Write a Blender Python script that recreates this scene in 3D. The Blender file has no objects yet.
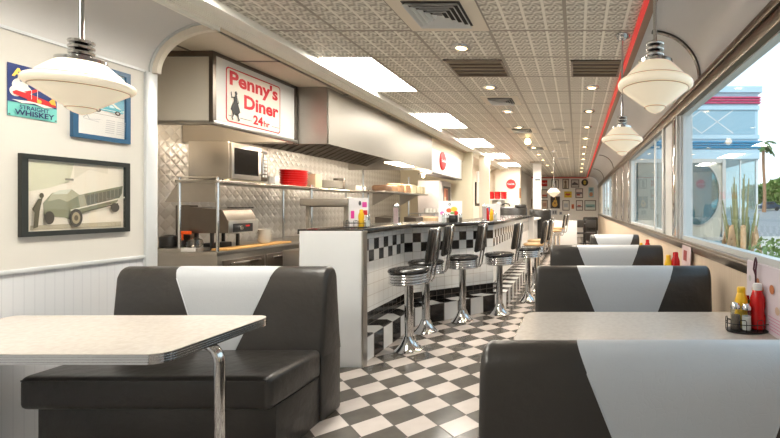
import bpy, bmesh, math, random
from mathutils import Vector, Matrix
random.seed(7)
PI = math.pi
C = bpy.context.scene.collection
F = 433.3; VX, VY, H = 577.0, 207.0, 1.4          # focal length and eye level of the photograph

def atx(px, py, X):                                # point on a plane of constant X
    Y = F * X / (px - VX)
    return Y, H - (py - VY) * Y / F
def aty(px, py, Y):                                # point on a plane of constant Y
    return (px - VX) * Y / F, H - (py - VY) * Y / F

# ------------------------------------------------------------------ materials
def s2l(c):
    return tuple(((v/255)/12.92 if v/255 <= .04045 else ((v/255+.055)/1.055)**2.4) for v in c)
MATS = {}
def pm(name, rgb, rough=.5, metal=0, emis=None, es=0, spec=.5, coat=0):
    m = bpy.data.materials.new(name); m.use_nodes = True
    b = m.node_tree.nodes['Principled BSDF']
    c = s2l(rgb)
    b.inputs['Base Color'].default_value = (*c, 1)
    b.inputs['Roughness'].default_value = rough
    b.inputs['Metallic'].default_value = metal
    b.inputs['Specular IOR Level'].default_value = spec
    b.inputs['Coat Weight'].default_value = coat
    if emis:
        b.inputs['Emission Color'].default_value = (*s2l(emis), 1)
        b.inputs['Emission Strength'].default_value = es
    MATS[name] = m
    return m
class NT:
    def __init__(s, m): s.m = m; s.t = m.node_tree; s.b = s.t.nodes['Principled BSDF']
    def n(s, k, **kw):
        x = s.t.nodes.new(k)
        for a, v in kw.items(): setattr(x, a, v)
        return x
    def l(s, a, b): s.t.links.new(a, b)
    def m_(s, op, a, b=None, c=None):
        x = s.n('ShaderNodeMath', operation=op)
        for i, v in enumerate((a, b, c)):
            if v is None: continue
            if isinstance(v, (int, float)): x.inputs[i].default_value = v
            else: s.l(v, x.inputs[i])
        return x.outputs[0]
    def mix(s, f, a, b):
        x = s.n('ShaderNodeMix', data_type='RGBA')
        if isinstance(f, (int, float)): x.inputs[0].default_value = f
        else: s.l(f, x.inputs[0])
        for i, v in ((6, a), (7, b)):
            if isinstance(v, tuple): x.inputs[i].default_value = (*v[:3], 1)
            else: s.l(v, x.inputs[i])
        return x.outputs[2]
    def geo(s):
        g = s.n('ShaderNodeNewGeometry'); p = s.n('ShaderNodeSeparateXYZ'); s.l(g.outputs['Position'], p.inputs[0])
        return p.outputs, g.outputs['Position']
    def uv(s):
        g = s.n('ShaderNodeUVMap'); p = s.n('ShaderNodeSeparateXYZ'); s.l(g.outputs[0], p.inputs[0])
        return p.outputs
    def obj(s):
        g = s.n('ShaderNodeTexCoord'); return g.outputs['Object']
    def noise(s, scale, vec=None, detail=2):
        x = s.n('ShaderNodeTexNoise'); x.inputs['Scale'].default_value = scale; x.inputs['Detail'].default_value = detail
        if vec is not None: s.l(vec, x.inputs['Vector'])
        return x.outputs['Fac']
    def bump(s, h, strength=.3, dist=.01):
        x = s.n('ShaderNodeBump'); x.inputs['Strength'].default_value = strength; x.inputs['Distance'].default_value = dist
        s.l(h, x.inputs['Height']); s.l(x.outputs[0], s.b.inputs['Normal'])
    def col(s, c): s.l(c, s.b.inputs['Base Color'])
    def rough(s, c): s.l(c, s.b.inputs['Roughness'])
def edge_mask(t, f, w):        # 1 where fract f is within w of a cell border
    a = t.m_('LESS_THAN', f, w); b = t.m_('GREATER_THAN', f, 1-w)
    return t.m_('MAXIMUM', a, b)

def noisy(name, rgb, rough=.5, metal=0, scale=8, amt=.08, bump=0, bscale=60, **kw):
    m = pm(name, rgb, rough, metal, **kw); t = NT(m); c = s2l(rgb); _, pos = t.geo()
    nz = t.noise(scale, pos, 4)
    t.col(t.mix(nz, tuple(v*(1-amt) for v in c), tuple(min(1, v*(1+amt)) for v in c)))
    if bump: t.bump(t.noise(bscale, pos, 3), bump, .004)
    return m

wallm = noisy('cream_wall', (207, 202, 193), .45, scale=2, amt=.03)
farm = noisy('far_wall_paint', (240, 236, 230), .5, scale=2, amt=.02)
covem = noisy('cove_panel', (205, 205, 206), .3, scale=2, amt=.04, spec=.6)
covel = noisy('cove_paint', (222, 219, 216), .4, scale=2, amt=.03)
cream = noisy('cream_paint', (232, 222, 206), .45, scale=3, amt=.03)
beige = noisy('beige_wall', (206, 196, 172), .5, scale=2, amt=.04)
kitceil = noisy('kitchen_ceiling_tile', (216, 204, 184), .6, scale=2, amt=.04)
white = pm('white_laminate', (228, 228, 228), .35)
chrome = pm('chrome', (215, 215, 215), .12, 1)
steel = noisy('brushed_steel', (188, 184, 178), .34, 1, scale=5, amt=.12, bump=.05, bscale=30)
steeld = noisy('dark_steel', (120, 112, 104), .35, 1, scale=6, amt=.15)
hoodm = noisy('hood_steel', (142, 135, 125), .42, .35, scale=2, amt=.04)
ribm = pm('smoked_chrome', (112, 110, 108), .22, 1)
beamm = noisy('beam_paint', (255, 252, 244), .4, scale=3, amt=.02)
bronze = noisy('trim_steel_bronze', (128, 117, 105), .28, .9, scale=6, amt=.2)
alum = pm('white_aluminium', (214, 216, 216), .35, .3)
blackp = pm('black_plastic', (26, 25, 25), .35)
dark = pm('dark_gap', (18, 17, 16), .8)
red = pm('red_paint', (214, 32, 28), .3)
redneon = pm('red_neon_tube', (235, 40, 34), .3, emis=(255, 40, 30), es=.25)
redp = pm('red_plastic', (210, 22, 24), .3)
wood = noisy('cutting_board_wood', (206, 160, 98), .5, scale=9, amt=.12)
carton = noisy('carton_brown', (170, 132, 98), .7, scale=9, amt=.1)
creamp = pm('cream_plastic', (226, 214, 180), .5)
plate = pm('white_ceramic', (226, 222, 214), .25)
vdark = pm('black_vinyl', (50, 48, 46), .33, spec=.55)
t = NT(vdark); _, pos = t.geo(); t.bump(t.noise(14, pos, 5), .25, .02); t.col(t.mix(t.noise(5, pos), s2l((46, 43, 41)), s2l((59, 55, 51))))
vsil = pm('silver_vinyl', (192, 195, 199), .36, .05)
t = NT(vsil); _, pos = t.geo()
wv = t.n('ShaderNodeTexVoronoi', feature='DISTANCE_TO_EDGE'); wv.inputs['Scale'].default_value = 24
nn = t.n('ShaderNodeTexNoise'); nn.inputs['Scale'].default_value = 3; t.l(pos, nn.inputs['Vector'])
ad = t.n('ShaderNodeVectorMath', operation='ADD'); t.l(pos, ad.inputs[0]); t.l(nn.outputs['Color'], ad.inputs[1]); t.l(ad.outputs[0], wv.inputs['Vector'])
t.bump(t.m_('ADD', t.m_('MINIMUM', wv.outputs['Distance'], .05), t.m_('MULTIPLY', t.noise(60, pos, 4), .03)), .28, .02)
tantop = noisy('tan_vinyl', (176, 142, 96), .35)
seatv = pm('black_seat_vinyl', (36, 33, 30), .22, spec=.6)

# table laminate, pale with faint cracked-ice figure
tabm = pm('table_laminate', (224, 216, 208), .2, spec=.5); t = NT(tabm); _, pos = t.geo()
v = t.n('ShaderNodeTexVoronoi'); v.inputs['Scale'].default_value = 45; t.l(pos, v.inputs['Vector'])
t.col(t.mix(t.m_('MULTIPLY', v.outputs['Distance'], .8), s2l((206, 197, 188)), s2l((190, 181, 172))))
# counter top
slabm = pm('dark_counter_laminate', (66, 60, 56), .16); t = NT(slabm); _, pos = t.geo()
t.col(t.mix(t.noise(120, pos, 3), s2l((26, 23, 21)), s2l((62, 57, 52))))
# wood-grain laminate below right windows
lam = pm('cream_woodgrain_laminate', (206, 186, 164), .45); t = NT(lam); xyz, pos = t.geo()
mp = t.n('ShaderNodeMapping'); mp.inputs['Scale'].default_value = (30, 30, 1.2); t.l(pos, mp.inputs[0])
t.col(t.mix(t.noise(3, mp.outputs[0], 4), s2l((196, 174, 150)), s2l((222, 206, 186))))
# beadboard
bead = pm('white_beadboard', (224, 224, 226), .4); t = NT(bead); xyz, pos = t.geo()
fr = t.m_('FRACT', t.m_('DIVIDE', xyz[1], .05)); e = edge_mask(t, fr, .06)
t.bump(t.m_('SUBTRACT', 1, e), .25, .003); t.col(t.mix(e, s2l((208, 208, 210)), s2l((200, 200, 203))))
# floor: checker of 0.2 m tiles laid on the diagonal
flo = pm('checker_floor', (200, 200, 200), .22); t = NT(flo); xyz, pos = t.geo()
dx = t.m_('ADD', xyz[0], 1.3135); dy = t.m_('SUBTRACT', xyz[1], 2.777); k = 1/(math.sqrt(2)*.2)
u = t.m_('ADD', t.m_('MULTIPLY', t.m_('ADD', dx, dy), k), .5); v = t.m_('ADD', t.m_('MULTIPLY', t.m_('SUBTRACT', dy, dx), k), .5)
par = t.m_('FLOORED_MODULO', t.m_('ADD', t.m_('FLOOR', u), t.m_('FLOOR', v)), 2)
nz = t.noise(9, pos, 5)
wc = t.mix(nz, s2l((186, 176, 170)), s2l((208, 200, 195))); bc = t.mix(nz, s2l((66, 63, 59)), s2l((98, 93, 86)))
cc = t.mix(par, wc, bc)
gr = t.m_('MAXIMUM', edge_mask(t, t.m_('FRACT', u), .017), edge_mask(t, t.m_('FRACT', v), .017))
t.col(t.mix(gr, cc, s2l((58, 50, 44)))); t.rough(t.m_('ADD', t.m_('MULTIPLY', gr, .5), t.m_('ADD', .13, t.m_('MULTIPLY', nz, .16))))
t.bump(t.m_('SUBTRACT', 1, gr), .3, .003)
# wall tile on the counter front: uv.x in tiles, uv.y in metres
def tiles(name, kind):
    m = pm(name, (230, 230, 230), .15); t = NT(m); o = t.uv()
    fx = t.m_('FRACT', o[0]); fl = t.m_('FLOOR', o[0])
    if kind == 'front':
        r = t.m_('DIVIDE', t.m_('SUBTRACT', o[1], .848), .115); rf = t.m_('FLOOR', r)
        inb = t.m_('MULTIPLY', t.m_('GREATER_THAN', o[1], .848), t.m_('LESS_THAN', o[1], 1.078))
        ch = t.m_('SUBTRACT', 1, t.m_('FLOORED_MODULO', t.m_('ADD', fl, rf), 2))
        blk = t.m_('MAXIMUM', t.m_('MULTIPLY', inb, ch), t.m_('LESS_THAN', o[1], .345))
    else:
        r = t.m_('DIVIDE', o[1], .22); rf = t.m_('FLOOR', r)
        blk = t.m_('FLOORED_MODULO', t.m_('ADD', fl, rf), 2)
    g = t.m_('MAXIMUM', edge_mask(t, fx, .025), edge_mask(t, t.m_('FRACT', r), .025))
    cw = t.mix(g, s2l((248, 248, 246)), s2l((206, 202, 196))); cb = t.mix(g, s2l((30, 27, 26)), s2l((92, 82, 74)))
    t.col(t.mix(blk, cw, cb)); t.rough(t.m_('ADD', .15, t.m_('MULTIPLY', g, .5))); t.bump(t.m_('SUBTRACT', 1, g), .3, .002)
    return m
tfront = tiles('counter_wall_tile', 'front'); tstep = tiles('step_tile', 'step')
# fluted stripes on the far counter
flut = pm('fluted_white_panel', (226, 226, 226), .4); t = NT(flut); xyz, pos = t.geo()
e = t.m_('LESS_THAN', t.m_('FRACT', t.m_('DIVIDE', xyz[1], .16)), .4)
t.col(t.mix(e, s2l((228, 228, 226)), s2l((166, 164, 164))))
# quilted stainless, diamonds on the kitchen wall
quil = pm('quilted_stainless', (214, 210, 204), .34, .45); t = NT(quil); xyz, pos = t.geo()
s_ = .085
a = t.m_('DIVIDE', t.m_('ADD', xyz[1], xyz[2]), s_*1.414); b = t.m_('DIVIDE', t.m_('SUBTRACT', xyz[2], xyz[1]), s_*1.414)
fa = t.m_('ABSOLUTE', t.m_('SUBTRACT', t.m_('FRACT', a), .5)); fb = t.m_('ABSOLUTE', t.m_('SUBTRACT', t.m_('FRACT', b), .5))
hh = t.m_('SUBTRACT', 1, t.m_('POWER', t.m_('MULTIPLY', t.m_('MAXIMUM', fa, fb), 2), 3)); t.bump(hh, .55, .01)
t.col(t.mix(t.m_('FLOORED_MODULO', t.m_('ADD', t.m_('FLOOR', a), t.m_('FLOOR', b)), 2), s2l((216, 213, 208)), s2l((202, 198, 192))))
# pressed-tin ceiling
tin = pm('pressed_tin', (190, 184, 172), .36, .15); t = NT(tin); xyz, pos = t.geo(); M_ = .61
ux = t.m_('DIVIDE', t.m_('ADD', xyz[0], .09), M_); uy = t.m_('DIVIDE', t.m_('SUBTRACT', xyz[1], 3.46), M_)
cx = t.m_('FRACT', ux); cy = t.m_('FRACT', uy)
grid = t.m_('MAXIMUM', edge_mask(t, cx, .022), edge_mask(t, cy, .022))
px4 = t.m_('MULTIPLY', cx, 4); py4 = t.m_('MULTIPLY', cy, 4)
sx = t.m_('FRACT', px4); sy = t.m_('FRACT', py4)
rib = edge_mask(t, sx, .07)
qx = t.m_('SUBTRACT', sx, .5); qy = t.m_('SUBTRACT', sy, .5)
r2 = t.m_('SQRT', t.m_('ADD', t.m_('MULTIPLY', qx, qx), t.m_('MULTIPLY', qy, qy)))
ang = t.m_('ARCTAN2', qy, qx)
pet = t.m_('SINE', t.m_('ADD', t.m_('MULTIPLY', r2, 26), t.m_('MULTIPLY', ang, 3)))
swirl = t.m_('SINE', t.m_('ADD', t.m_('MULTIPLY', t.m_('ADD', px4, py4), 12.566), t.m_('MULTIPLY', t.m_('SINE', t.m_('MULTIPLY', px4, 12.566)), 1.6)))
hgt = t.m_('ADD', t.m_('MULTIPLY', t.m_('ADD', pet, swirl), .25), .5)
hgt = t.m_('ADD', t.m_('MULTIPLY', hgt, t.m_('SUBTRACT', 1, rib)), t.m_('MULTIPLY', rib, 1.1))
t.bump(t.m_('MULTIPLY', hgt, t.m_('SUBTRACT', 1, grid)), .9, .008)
fc = t.mix(hgt, s2l((150, 142, 126)), s2l((250, 246, 236)))  # relief shading painted into the colour: hollows darker, raised pattern paler
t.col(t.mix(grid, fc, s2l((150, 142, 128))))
# glass
def glass(name, tint=(1, 1, 1), rough=0.0, refl=1.0):
    m = bpy.data.materials.new(name); m.use_nodes = True; nt = m.node_tree; nt.nodes.clear()
    o = nt.nodes.new('ShaderNodeOutputMaterial'); mx = nt.nodes.new('ShaderNodeMixShader'); tr = nt.nodes.new('ShaderNodeBsdfTransparent')
    gl = nt.nodes.new('ShaderNodeBsdfGlossy'); ge = nt.nodes.new('ShaderNodeNewGeometry'); dt = nt.nodes.new('ShaderNodeVectorMath'); dt.operation = 'DOT_PRODUCT'
    nt.links.new(ge.outputs['Incoming'], dt.inputs[0]); nt.links.new(ge.outputs['Normal'], dt.inputs[1])
    def mt(op, a, b=None):
        x = nt.nodes.new('ShaderNodeMath'); x.operation = op
        for i, v in enumerate((a, b)):
            if v is None: continue
            if isinstance(v, (int, float)): x.inputs[i].default_value = v
            else: nt.links.new(v, x.inputs[i])
        return x.outputs[0]
    fres = mt('ADD', .04, mt('MULTIPLY', .96, mt('POWER', mt('SUBTRACT', 1, mt('ABSOLUTE', dt.outputs['Value'])), 5)))
    tr.inputs[0].default_value = (*tint, 1); gl.inputs['Roughness'].default_value = rough
    mu = nt.nodes.new('ShaderNodeMath'); mu.operation = 'MULTIPLY'; mu.inputs[1].default_value = refl; mu.use_clamp = True; nt.links.new(fres, mu.inputs[0])
    nt.links.new(mu.outputs[0], mx.inputs[0]); nt.links.new(tr.outputs[0], mx.inputs[1]); nt.links.new(gl.outputs[0], mx.inputs[2]); nt.links.new(mx.outputs[0], o.inputs[0])
    return m
gls = glass('window_glass', (.96, .985, .985), refl=.38); clear = glass('clear_glass', (.86, .9, .9)); teal = glass('teal_glass', (.40, .62, .66), refl=1.6)
shade_m = pm('opal_glass', (250, 240, 222), .25, emis=(255, 234, 198), es=.30)
fluor = pm('fluorescent_diffuser', (255, 255, 255), .5, emis=(255, 250, 238), es=26.0)
down = pm('downlight_bulb', (255, 250, 240), .5, emis=(255, 214, 150), es=6)
hoodl = pm('hood_lamp_glass', (255, 250, 240), .5, emis=(255, 226, 180), es=9)

def flat(rgb, rough=.5):
    key = 'print_%02x%02x%02x' % rgb
    return MATS.get(key) or pm(key, rgb, rough)

# ------------------------------------------------------------------ mesh building
class MB:
    def __init__(s): s.bm = bmesh.new(); s.mi = 0; s.uvl = None
    def _take(s, tmp, mat=None):
        if mat is not None: bmesh.ops.transform(tmp, matrix=mat, verts=tmp.verts)
        me = bpy.data.meshes.new('tmp'); 
        for f in tmp.faces: f.material_index = s.mi
        tmp.to_mesh(me); tmp.free(); s.bm.from_mesh(me); bpy.data.meshes.remove(me); return s
    def box(s, x0, x1, y0, y1, z0, z1, r=0, seg=2, mat=None):
        t = bmesh.new(); bmesh.ops.create_cube(t, size=1)
        for v in t.verts: v.co = Vector((x0+(v.co.x+.5)*(x1-x0), y0+(v.co.y+.5)*(y1-y0), z0+(v.co.z+.5)*(z1-z0)))
        if r: bmesh.ops.bevel(t, geom=t.edges[:], offset=r, segments=seg, affect='EDGES', profile=.5)
        return s._take(t, mat)
    def cyl(s, x, y, z0, z1, r, r2=None, seg=24, mat=None):
        return s.lathe([(r, z0), (r if r2 is None else r2, z1)], x, y, seg, mat=mat)
    def lathe(s, prof, x=0, y=0, seg=32, cap=True, mat=None, sx=1, sy=1):
        t = bmesh.new(); rings = []
        for r, z in prof:
            rings.append([t.verts.new((x+sx*r*math.cos(2*PI*i/seg), y+sy*r*math.sin(2*PI*i/seg), z)) for i in range(seg)])
        for a, b in zip(rings, rings[1:]):
            for i in range(seg):
                t.faces.new((a[i], a[(i+1) % seg], b[(i+1) % seg], b[i]))
        if cap:
            if prof[0][0] > 1e-4: t.faces.new(list(reversed(rings[0])))
            if prof[-1][0] > 1e-4: t.faces.new(rings[-1])
        bmesh.ops.remove_doubles(t, verts=t.verts, dist=1e-6)
        bmesh.ops.recalc_face_normals(t, faces=t.faces)
        return s._take(t, mat)
    def tube(s, pts, r, seg=8, closed=False, mat=None):
        t = bmesh.new(); P = [Vector(p) for p in pts]; n = len(P); rings = []
        rr = r if isinstance(r, (list, tuple)) else [r]*n
        up = None
        for i in range(n):
            d = (P[(i+1) % n]-P[i-1]) if closed else (P[min(i+1, n-1)]-P[max(i-1, 0)])
            d.normalize()
            if up is None:
                up = Vector((0, 0, 1)) if abs(d.z) < .9 else Vector((1, 0, 0))
            u = (up - d*up.dot(d)).normalized(); w = d.cross(u); up = u
            rings.append([t.verts.new(P[i]+(u*math.cos(2*PI*k/seg)+w*math.sin(2*PI*k/seg))*rr[i]) for k in range(seg)])
        for i in range(n if closed else n-1):
            a, b = rings[i], rings[(i+1) % n]
            for k in range(seg): t.faces.new((a[k], a[(k+1) % seg], b[(k+1) % seg], b[k]))
        if not closed: t.faces.new(rings[0]); t.faces.new(rings[-1])
        bmesh.ops.recalc_face_normals(t, faces=t.faces)
        return s._take(t, mat)
    def prism(s, poly, z0, z1, r=0, mat=None):       # poly in xy
        t = bmesh.new()
        a = [t.verts.new((x, y, z0)) for x, y in poly]; b = [t.verts.new((x, y, z1)) for x, y in poly]; n = len(poly)
        t.faces.new(list(reversed(a))); t.faces.new(b)
        for i in range(n): t.faces.new((a[i], a[(i+1) % n], b[(i+1) % n], b[i]))
        bmesh.ops.recalc_face_normals(t, faces=t.faces)
        if r: bmesh.ops.bevel(t, geom=t.edges[:], offset=r, segments=2, affect='EDGES', profile=.5)
        return s._take(t, mat)
    def prof_x(s, loops):                             # list of closed loops of 3d points, joined in order with caps
        t = bmesh.new(); R = [[t.verts.new(p) for p in L] for L in loops]; n = len(R[0])
        for a, b in zip(R, R[1:]):
            for k in range(n): t.faces.new((a[k], a[(k+1) % n], b[(k+1) % n], b[k]))
        t.faces.new(R[0]); t.faces.new(list(reversed(R[-1])))
        bmesh.ops.recalc_face_normals(t, faces=t.faces)
        return s._take(t)
    def quad(s, pts):
        t = bmesh.new(); t.faces.new([t.verts.new(p) for p in pts]); return s._take(t)
    def mesh(s, me, mat):
        t = bmesh.new(); t.from_mesh(me); return s._take(t, mat)

def wloc(p):
    v = Vector((0, 0, 0))
    while p is not None: v += p.location; p = p.parent
    return v
def put(name, mb, mats, parent=None, smooth=35, origin=None):
    me = bpy.data.meshes.new(name); bm = mb.bm
    if parent is not None: off = wloc(parent); loc = Vector((0, 0, 0))
    else:
        if origin is None:
            xs = [v.co for v in bm.verts]
            lo = Vector([min(c[i] for c in xs) for i in range(3)]); hi = Vector([max(c[i] for c in xs) for i in range(3)])
            origin = Vector(((lo.x+hi.x)/2, (lo.y+hi.y)/2, lo.z))
        off = loc = Vector(origin)
    bmesh.ops.translate(bm, vec=-off, verts=bm.verts)
    bm.to_mesh(me); bm.free()
    for m in (mats if isinstance(mats, (list, tuple)) else [mats]): me.materials.append(m)
    if smooth:
        for p in me.polygons: p.use_smooth = True
        me.set_sharp_from_angle(angle=math.radians(smooth))
    o = bpy.data.objects.new(name, me); C.objects.link(o); o.location = loc
    if parent is not None: o.parent = parent
    return o
def tag(o, label=None, cat=None, group=None, kind=None):
    if label: o['label'] = label
    if cat: o['category'] = cat
    if group: o['group'] = group
    if kind: o['kind'] = kind
    return o
def thing(name, loc, label, cat, group=None):
    o = bpy.data.objects.new(name, None); C.objects.link(o); o.location = loc; o.empty_display_size = .1
    return tag(o, label, cat, group)
def struct(name, mb, mats, parent=None, smooth=35):
    return tag(put(name, mb, mats, parent, smooth), kind='structure')
def copy_tree(o, loc=None, rot=None, label=None, parent=None):
    c = o.copy(); C.objects.link(c)
    if parent is not None: c.parent = parent
    if loc is not None: c.location = loc
    if rot is not None: c.rotation_euler = (0, 0, rot)
    if label: c['label'] = label
    for ch in list(o.children): copy_tree(ch, parent=c)
    return c
def text_mesh(s, size=1, off=0.0):
    cu = bpy.data.curves.new('lettering', 'FONT'); cu.body = s; cu.size = size; cu.offset = off; cu.resolution_u = 3
    ob = bpy.data.objects.new('lettering', cu); C.objects.link(ob)
    dg = bpy.context.evaluated_depsgraph_get(); dg.update()
    me = bpy.data.meshes.new_from_object(ob.evaluated_get(dg)); bpy.data.objects.remove(ob); return me
class Print:      # a flat sheet on a surface; u to the right, v up, both in 0..1
    def __init__(s, O, R, U, w, h):
        s.O, s.R, s.U = Vector(O), Vector(R).normalized(), Vector(U).normalized(); s.N = s.R.cross(s.U); s.w, s.h = w, h
        s.mb = MB(); s.mats = []; s.k = 0
    def P(s, u, v, d): return s.O + s.R*(u*s.w) + s.U*(v*s.h) + s.N*d
    def _m(s, rgb):
        m = flat(rgb) if isinstance(rgb, tuple) else rgb
        if m not in s.mats: s.mats.append(m)
        s.mb.mi = s.mats.index(m); s.k += 1
    def poly(s, rgb, pts):
        s._m(rgb); s.mb.quad([s.P(u, v, s.k*.0006) for u, v in pts]); return s
    def rect(s, rgb, u0, v0, u1, v1): return s.poly(rgb, [(u0, v0), (u1, v0), (u1, v1), (u0, v1)])
    def ell(s, rgb, u, v, ru, rv, n=24): return s.poly(rgb, [(u+ru*math.cos(2*PI*i/n), v+rv*math.sin(2*PI*i/n)) for i in range(n)])
    def sheet(s, rgb, thick=.002):
        s._m(rgb); a = [s.P(0, 0, 0), s.P(1, 0, 0), s.P(1, 1, 0), s.P(0, 1, 0)]; b = [p+s.N*thick*.9 for p in a]
        s.mb.prof_x([a, b]); s.k = max(s.k, int(thick/.0006)+1); return s
    def text(s, rgb, body, u, v, cap, width=None, off=0.0, fit=None):
        s._m(rgb); me = text_mesh(body, 1, off)
        xs = [p.co.x for p in me.vertices]; ys = [p.co.y for p in me.vertices]
        w0, h0 = max(xs)-min(xs), max(ys)-min(ys)
        ky = cap/.72; kx = ky if width is None else width/w0
        M = Matrix((s.R*kx, s.U*ky, s.N)).transposed().to_4x4()
        M.translation = s.P(u, v, s.k*.0006) - s.R*kx*min(xs)
        s.mb.mesh(me, M); return s
    def line(s, rgb, u0, v0, u1, v1, t):
        du, dv = (u1-u0)*s.w, (v1-v0)*s.h; L = math.hypot(du, dv) or 1; nu, nv = -dv/L*t/2/s.w, du/L*t/2/s.h
        return s.poly(rgb, [(u0-nu, v0-nv), (u1-nu, v1-nv), (u1+nu, v1+nv), (u0+nu, v0+nv)])
    def done(s, name, parent=None): return put(name, s.mb, s.mats, parent, smooth=0)
def frame_mb(O, R, U, w, h, b, d):     # four mitred bars around w x h, outer size
    O, R, U = Vector(O), Vector(R).normalized(), Vector(U).normalized(); N = R.cross(U); mb = MB()
    def bar(u0, u1, v0, v1):
        a = [O+R*u0+U*v0, O+R*u1+U*v0, O+R*u1+U*v1, O+R*u0+U*v1]; mb.prof_x([a, [p+N*d for p in a]])
    bar(0, w, 0, b); bar(0, w, h-b, h); bar(0, b, b, h-b); bar(w-b, w, b, h-b)
    return mb

# ------------------------------------------------------------------ shell
XL, XR, ZC = -3.25, .99, 2.81
struct('floor', MB().box(-4.5, XR+.1, -3, 20.4, -.1, 0), flo)
CEIL = MB()
panelsY = [-3.25+2.44*i for i in range(8)]          # fluorescent rows
PX0, PX1 = -2.445, -1.935
CEIL.box(PX1, .477, -3, 20.4, ZC, ZC+.06); CEIL.box(PX0, PX1, -3, -1.0, ZC+.001, ZC+.061)
CEIL.box(-2.46, PX0, -3, 20.4, ZC, ZC+.06)
ys = [-3] + [q for y in panelsY for q in (4.07-2.44*3+(y+3.25), 4.07-2.44*3+(y+3.25)+1.22)] + [20.4]
panY = []
for i in range(0, len(ys)-1, 2):
    a, b = max(ys[i], -3), min(ys[i+1], 20.4)
    if b > a: CEIL.box(PX0, PX1, a, b, ZC, ZC+.06)
for i in range(1, len(ys)-1, 2):
    if 0 < ys[i+1] < 19: panY.append((ys[i], ys[i+1]))
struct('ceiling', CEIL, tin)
struct('trim_1', MB().box(.455, .485, -3, 20.35, ZC-.03, ZC), redneon)
struct('trim_2', MB().box(.487, .545, -3, 20.35, ZC-.022, ZC+.02, .004), noisy('walnut_strip', (150, 118, 96), .45))
struct('trim_3', MB().box(-2.6, .45, 20.3, 20.33, ZC-.06, ZC-.01), noisy('faded_red', (204, 96, 84), .5))
# beam along the kitchen opening, ribbed underside
b = MB().box(-2.75, -2.45, -3, 20.3, ZC-.03, ZC+.1)
for k in range(5): b.box(-2.72+k*.025, -2.71+k*.025, -3, 20.3, ZC-.036, ZC-.028)
b.box(-2.475, -2.445, -3, 20.3, ZC-.055, ZC-.02); b.box(-2.775, -2.745, -3, 20.3, ZC-.06, ZC-.02)
struct('trim_4', b, beamm)
# left wall
struct('wall_left', MB().box(XL-.12, XL, -3, 3.3, 1.03, 2.42), wallm)
struct('wall_left_lower', MB().box(XL-.12, XL-.004, -3, 3.3, 0, 1.03), bead)
struct('trim_5', MB().box(XL-.01, XL+.012, -3, 3.3, 1.015, 1.04, .003), alum)
struct('trim_6', MB().box(XL-.01, XL+.01, -3, 3.28, 2.41, 2.43, .002), alum)
def cove(cx, a, side, y0, y1, mat, name, t=.02, n=14):
    L = []
    for y in (y0, y1):
        inner = [(cx+side*a*math.cos(PI/2*i/n), y, 2.42+.39*math.sin(PI/2*i/n)) for i in range(n+1)]
        outer = [(cx+side*(a+t)*math.cos(PI/2*i/n), y, 2.42+(.39+t)*math.sin(PI/2*i/n)) for i in range(n, -1, -1)]
        L.append(inner+outer)
    return struct(name, MB().prof_x(L), mat)
cove(-2.75, .5, -1, -3, 3.3, covel, 'wall_left_cove')
cove(.60, .39, 1, -3, 20.3, covem, 'wall_right_cove')
struct('wall_right_top', MB().box(.54, .62, -3, 20.3, ZC+.001, ZC+.05), covem)
def rib_mb(cx, a, side, y0, y1, d, n=16):
    L = []
    for y in (y0, y1):
        inner = [(cx+side*(a-d)*math.cos(PI/2*i/n), y, 2.42+(.39-d)*math.sin(PI/2*i/n)) for i in range(n+1)]
        outer = [(cx+side*a*math.cos(PI/2*i/n), y, 2.42+.39*math.sin(PI/2*i/n)) for i in range(n, -1, -1)]
        L.append(inner+outer)
    return MB().prof_x(L)
for i, y in enumerate((3.45, 8.35, 11.7, 15.9)):
    struct('trim_%d' % (7+i), rib_mb(.60, .39, 1, y, y+.045, .015), ribm)
struct('trim_11', rib_mb(-2.75, .5, -1, 3.285, 3.3, .012), alum)
struct('trim_12', rib_mb(-2.75, .51, -1, 3.3, 3.335, .06), cream)
struct('trim_13', MB().box(XL-.02, XL+.02, 3.25, 3.34, 0, 2.42, .006), alum)
# right wall: base, sill, header, piers
struct('wall_right', MB().box(XR, XR+.12, -3, 20.3, 0, 1.02), lam)
struct('baseboard_right', MB().box(XR-.01, XR, -3, 20.3, 0, .1), blackp)
W = [(-2.6, .3), (.62, 4.16), (4.93, 8.1), (12.2, 17.1)]
piers = [(-3, -2.6), (.3, .62), (4.16, 4.93), (8.1, 12.2), (17.1, 20.3)]
for i, (a, c) in enumerate(piers):
    m = {2: alum, 3: steel}.get(i, steel if i < 4 else wallm)
    struct('wall_right_pier' if i == 0 else 'wall_right_pier_%d' % i, MB().box(XR, XR+.12, a, c, 1.02, 2.3), m)
sb = MB().box(XR-.02, XR+.02, -3, 20.3, 1.015, 1.095, .008); sb.box(XR-.03, XR-.01, -3, 20.3, 1.055, 1.075, .006)
struct('trim_14', sb, bronze)
hb = MB().box(XR-.03, XR+.1, -3, 20.3, 2.28, 2.36, .01); hb.box(XR-.045, XR, -3, 20.3, 2.36, 2.40, .006); hb.box(XR-.015, XR+.1, -3, 20.3, 2.40, 2.44)
struct('trim_15', hb, bronze)
for i, (y, w_, r) in enumerate(((4.2, .05, .01), (4.32, .1, .02), (4.86, .08, .01), (8.2, .1, .02), (9.2, .3, .02), (10.6, .25, .02), (12.1, .1, .02), (5.55, .05, .01))):
    d = .0 if i != 7 else .03
    struct('trim_%d' % (16+i), MB().box(XR-.025+d, XR+.03, y, y+w_, 1.10, 2.29, r), alum if i in (0, 2, 7) else chrome)
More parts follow.
